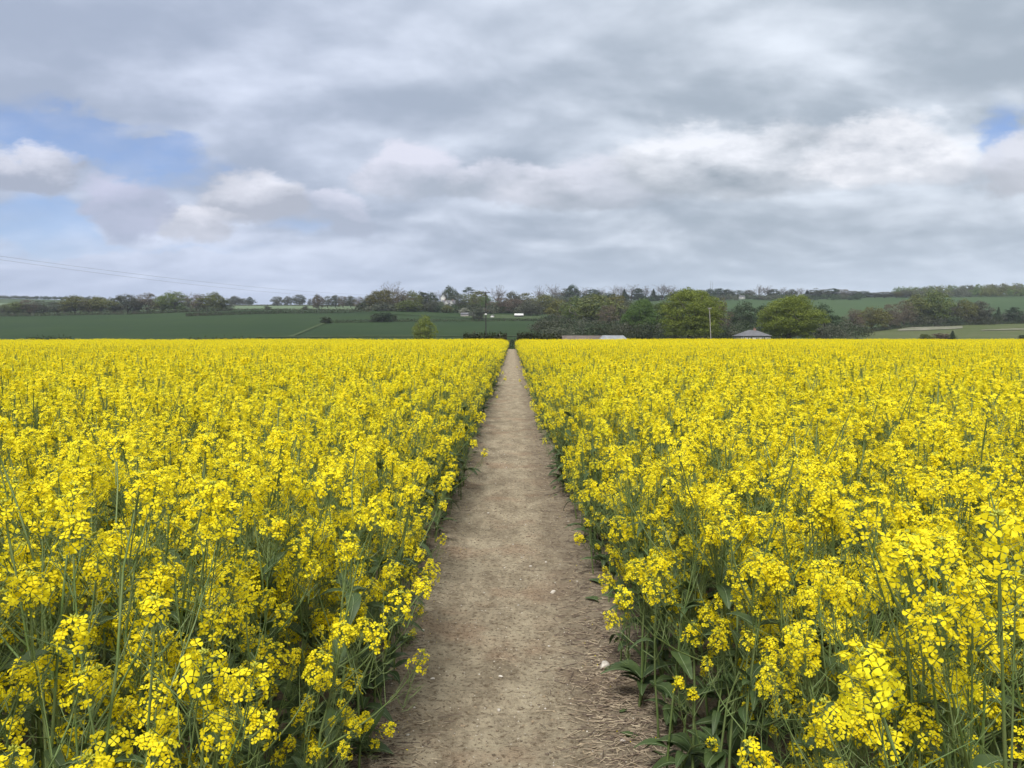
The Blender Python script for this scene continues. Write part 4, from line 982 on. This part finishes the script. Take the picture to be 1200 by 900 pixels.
# ---------------------------------------------------------------- things lying on the path
M_stone = plain('pale_flint', (0.62, 0.58, 0.52), 0.7, (0.42, 0.38, 0.33), 30)
M_stone2 = plain('brown_flint', (0.30, 0.24, 0.17), 0.9, (0.13, 0.10, 0.075), 45)
M_straw = plain('straw', (0.50, 0.42, 0.30), 0.8, (0.24, 0.18, 0.13), 15)
M_straw2 = plain('weathered_straw', (0.17, 0.125, 0.10), 0.85, (0.10, 0.075, 0.06), 15)
def ico():
    import bmesh
    bm = bmesh.new(); bmesh.ops.create_icosphere(bm, subdivisions=1, radius=1); v = np.array([q.co[:] for q in bm.verts]); f = np.array([[q.index for q in t.verts] for t in bm.faces]); bm.free()
    bm = bmesh.new(); bmesh.ops.create_icosphere(bm, subdivisions=3, radius=1); v3 = np.array([q.co[:] for q in bm.verts]); f3 = np.array([[q.index for q in t.verts] for t in bm.faces]); bm.free()
    return v, f, v3, f3
iv, if_, iv3, if3 = ico()
r = np.random.default_rng(77)
def path_pts(n, xlo, xhi, y1=14):
    y = 1.9 + (y1 - 1.9) * r.random(n) ** 1.7; return r.uniform(xlo, xhi, n), y
g = MB()
for i in range(5200):
    a, b = path_pts(1, -.7, .75, 16); s = r.uniform(.0016, .0045) * (1 + (r.random() < .06) * 2.0); sc3 = r.uniform(.6, 1.2, 3) * V(1, 1, .6)
    z = float(path_z(a[0], b[0])); g.add(iv * r.uniform(.75, 1.15, (len(iv), 1)) * sc3 * s + V(a[0], b[0], z + s * .2), if_, int(r.random() < .72))
for i in range(2600):
    a, b = path_pts(1, -.62, .70, 11); s_ = r.uniform(.003, .0085); sc3 = r.uniform(.6, 1.3, 3) * V(1, 1, .55)
    z = float(path_z(a[0], b[0])); g.add(iv * r.uniform(.7, 1.2, (len(iv), 1)) * sc3 * s_ + V(a[0], b[0], z), if_, 2 + int(r.random() < .5))
M_clod = plain('dry_clod', (0.36, 0.285, 0.19), 0.95, (0.27, 0.21, 0.14), 30); M_clod2 = plain('dark_clod', (0.17, 0.13, 0.09), 0.95, (0.11, 0.085, 0.06), 30)
tag(g.build('gravel', [M_stone, M_stone2, M_clod, M_clod2]), 'tiny chalk and flint crumbs strewn over the path', kind='stuff')
def straw(n, cx, cy, sx, sy, lift=.012):
    a = r.normal(cx, sx, n); b = r.normal(cy, sy, n) if sy < 3 else 1.9 + 12 * r.random(n) ** 1.5
    b = np.maximum(b, 1.8); th = r.normal(0.1, .75, n); L = r.uniform(.006, .030, n) * (1 + (r.random(n) < .15) * 1.0)
    z = path_z(a, b) + r.uniform(.002, lift, n); d = np.stack([np.cos(th), np.sin(th), r.normal(size=n) * .10], 1) * L[:, None]
    c = np.stack([a, b, z], 1); return prisms(c - d, c + d, .0018, .0013, 4)
s = MB()
for args, m in (((1500, .50, 3.2, .12, .75), 0), ((600, .50, 3.3, .14, .8), 1), ((700, -.58, 2.75, .11, .25), 0), ((300, -.55, 2.8, .12, .3), 1), ((1300, .52, 6, .15, 9, .008), 1), ((500, .52, 6, .15, 9, .008), 0), ((500, -.58, 6, .07, 9, .008), 1), ((200, 0, 6, .3, 9, .003), 0)):
    s.add(*straw(*args), m)
tag(s.build('straw_litter', [M_straw, M_straw2]), 'dry broken straw littering the path edges', kind='stuff')
q = MB(); n = 520; a = np.where(r.random(n) < .6, r.normal(-.52, .07, n), r.normal(.5, .1, n)); b = 2.2 + 14 * r.random(n) ** 1.3
q.add(*quads(np.stack([a, b, path_z(a, b) + .006], 1), r.normal(size=(n, 3)) * .5 + V(0, 0, 1), r.uniform(.006, .011, n), .8, r))
tag(q.build('fallen_petals', [M_petal]), 'yellow petals dropped along the path edges', kind='stuff')
def gp(px, py): a, b = tang(px, py); Y = -CAMH / b; return V(a * Y, Y, 0)
for px, py, s, mat, sd, l in ((708, 785, .034, M_stone, 1, 'white flint lying on the straw at the right of the path'), (716, 803, .022, M_stone2, 2, 'pinkish brown flint just below the white flint'),
                          (648, 696, .018, M_stone, 3, 'pale chalk pebble in the middle distance right of the path centre'), (571, 545, .022, M_stone2, 4, 'dark flint lying left on the path further off'),
                          (507, 796, .011, M_stone, 5, 'small white chalk pebble near the left path side'), (622, 553, .02, M_stone2, 6, 'dark flint lying right of the path centre further off'),
                          (587, 797, .010, M_stone, 7, 'small pale pebble in the centre of the near path')):
    p = gp(px, py); rr = np.random.default_rng(sd); v = iv3.copy(); 
    for _ in range(9): nn = unit(rr.normal(size=3)); dd = rr.uniform(.55, .9); k = v @ nn; v = v - np.maximum(k - dd, 0)[:, None] * nn
    o = MB().add(v * s * V(1.25, .85, .62), if3).build('stone', mat, loc=(p[0], p[1], float(path_z(p[0], p[1])) + s * .3)); o.rotation_euler = (0, 0, sd * 1.3)
    tag(o, l, 'stone', 'stones on the path')

# ---------------------------------------------------------------- the air between here and the far hills
hm = bpy.data.materials.new('haze'); hm.use_nodes = True; nt = hm.node_tree; nt.nodes.clear()
ho = nt.nodes.new('ShaderNodeOutputMaterial'); pv = nt.nodes.new('ShaderNodeVolumePrincipled'); nt.links.new(pv.outputs[0], ho.inputs['Volume'])
pv.inputs['Color'].default_value = (0.80, 0.88, 1.0, 1); pv.inputs['Density'].default_value = 0.00011; pv.inputs['Anisotropy'].default_value = 0.2
zmin = float(ZZ.min()) - 1.5
tag(MB().add(*boxm(-6200, 6200, -400, 3900, zmin, 130)).build('haze', [hm]), 'thin bluish haze over the far fields and woods', kind='stuff')
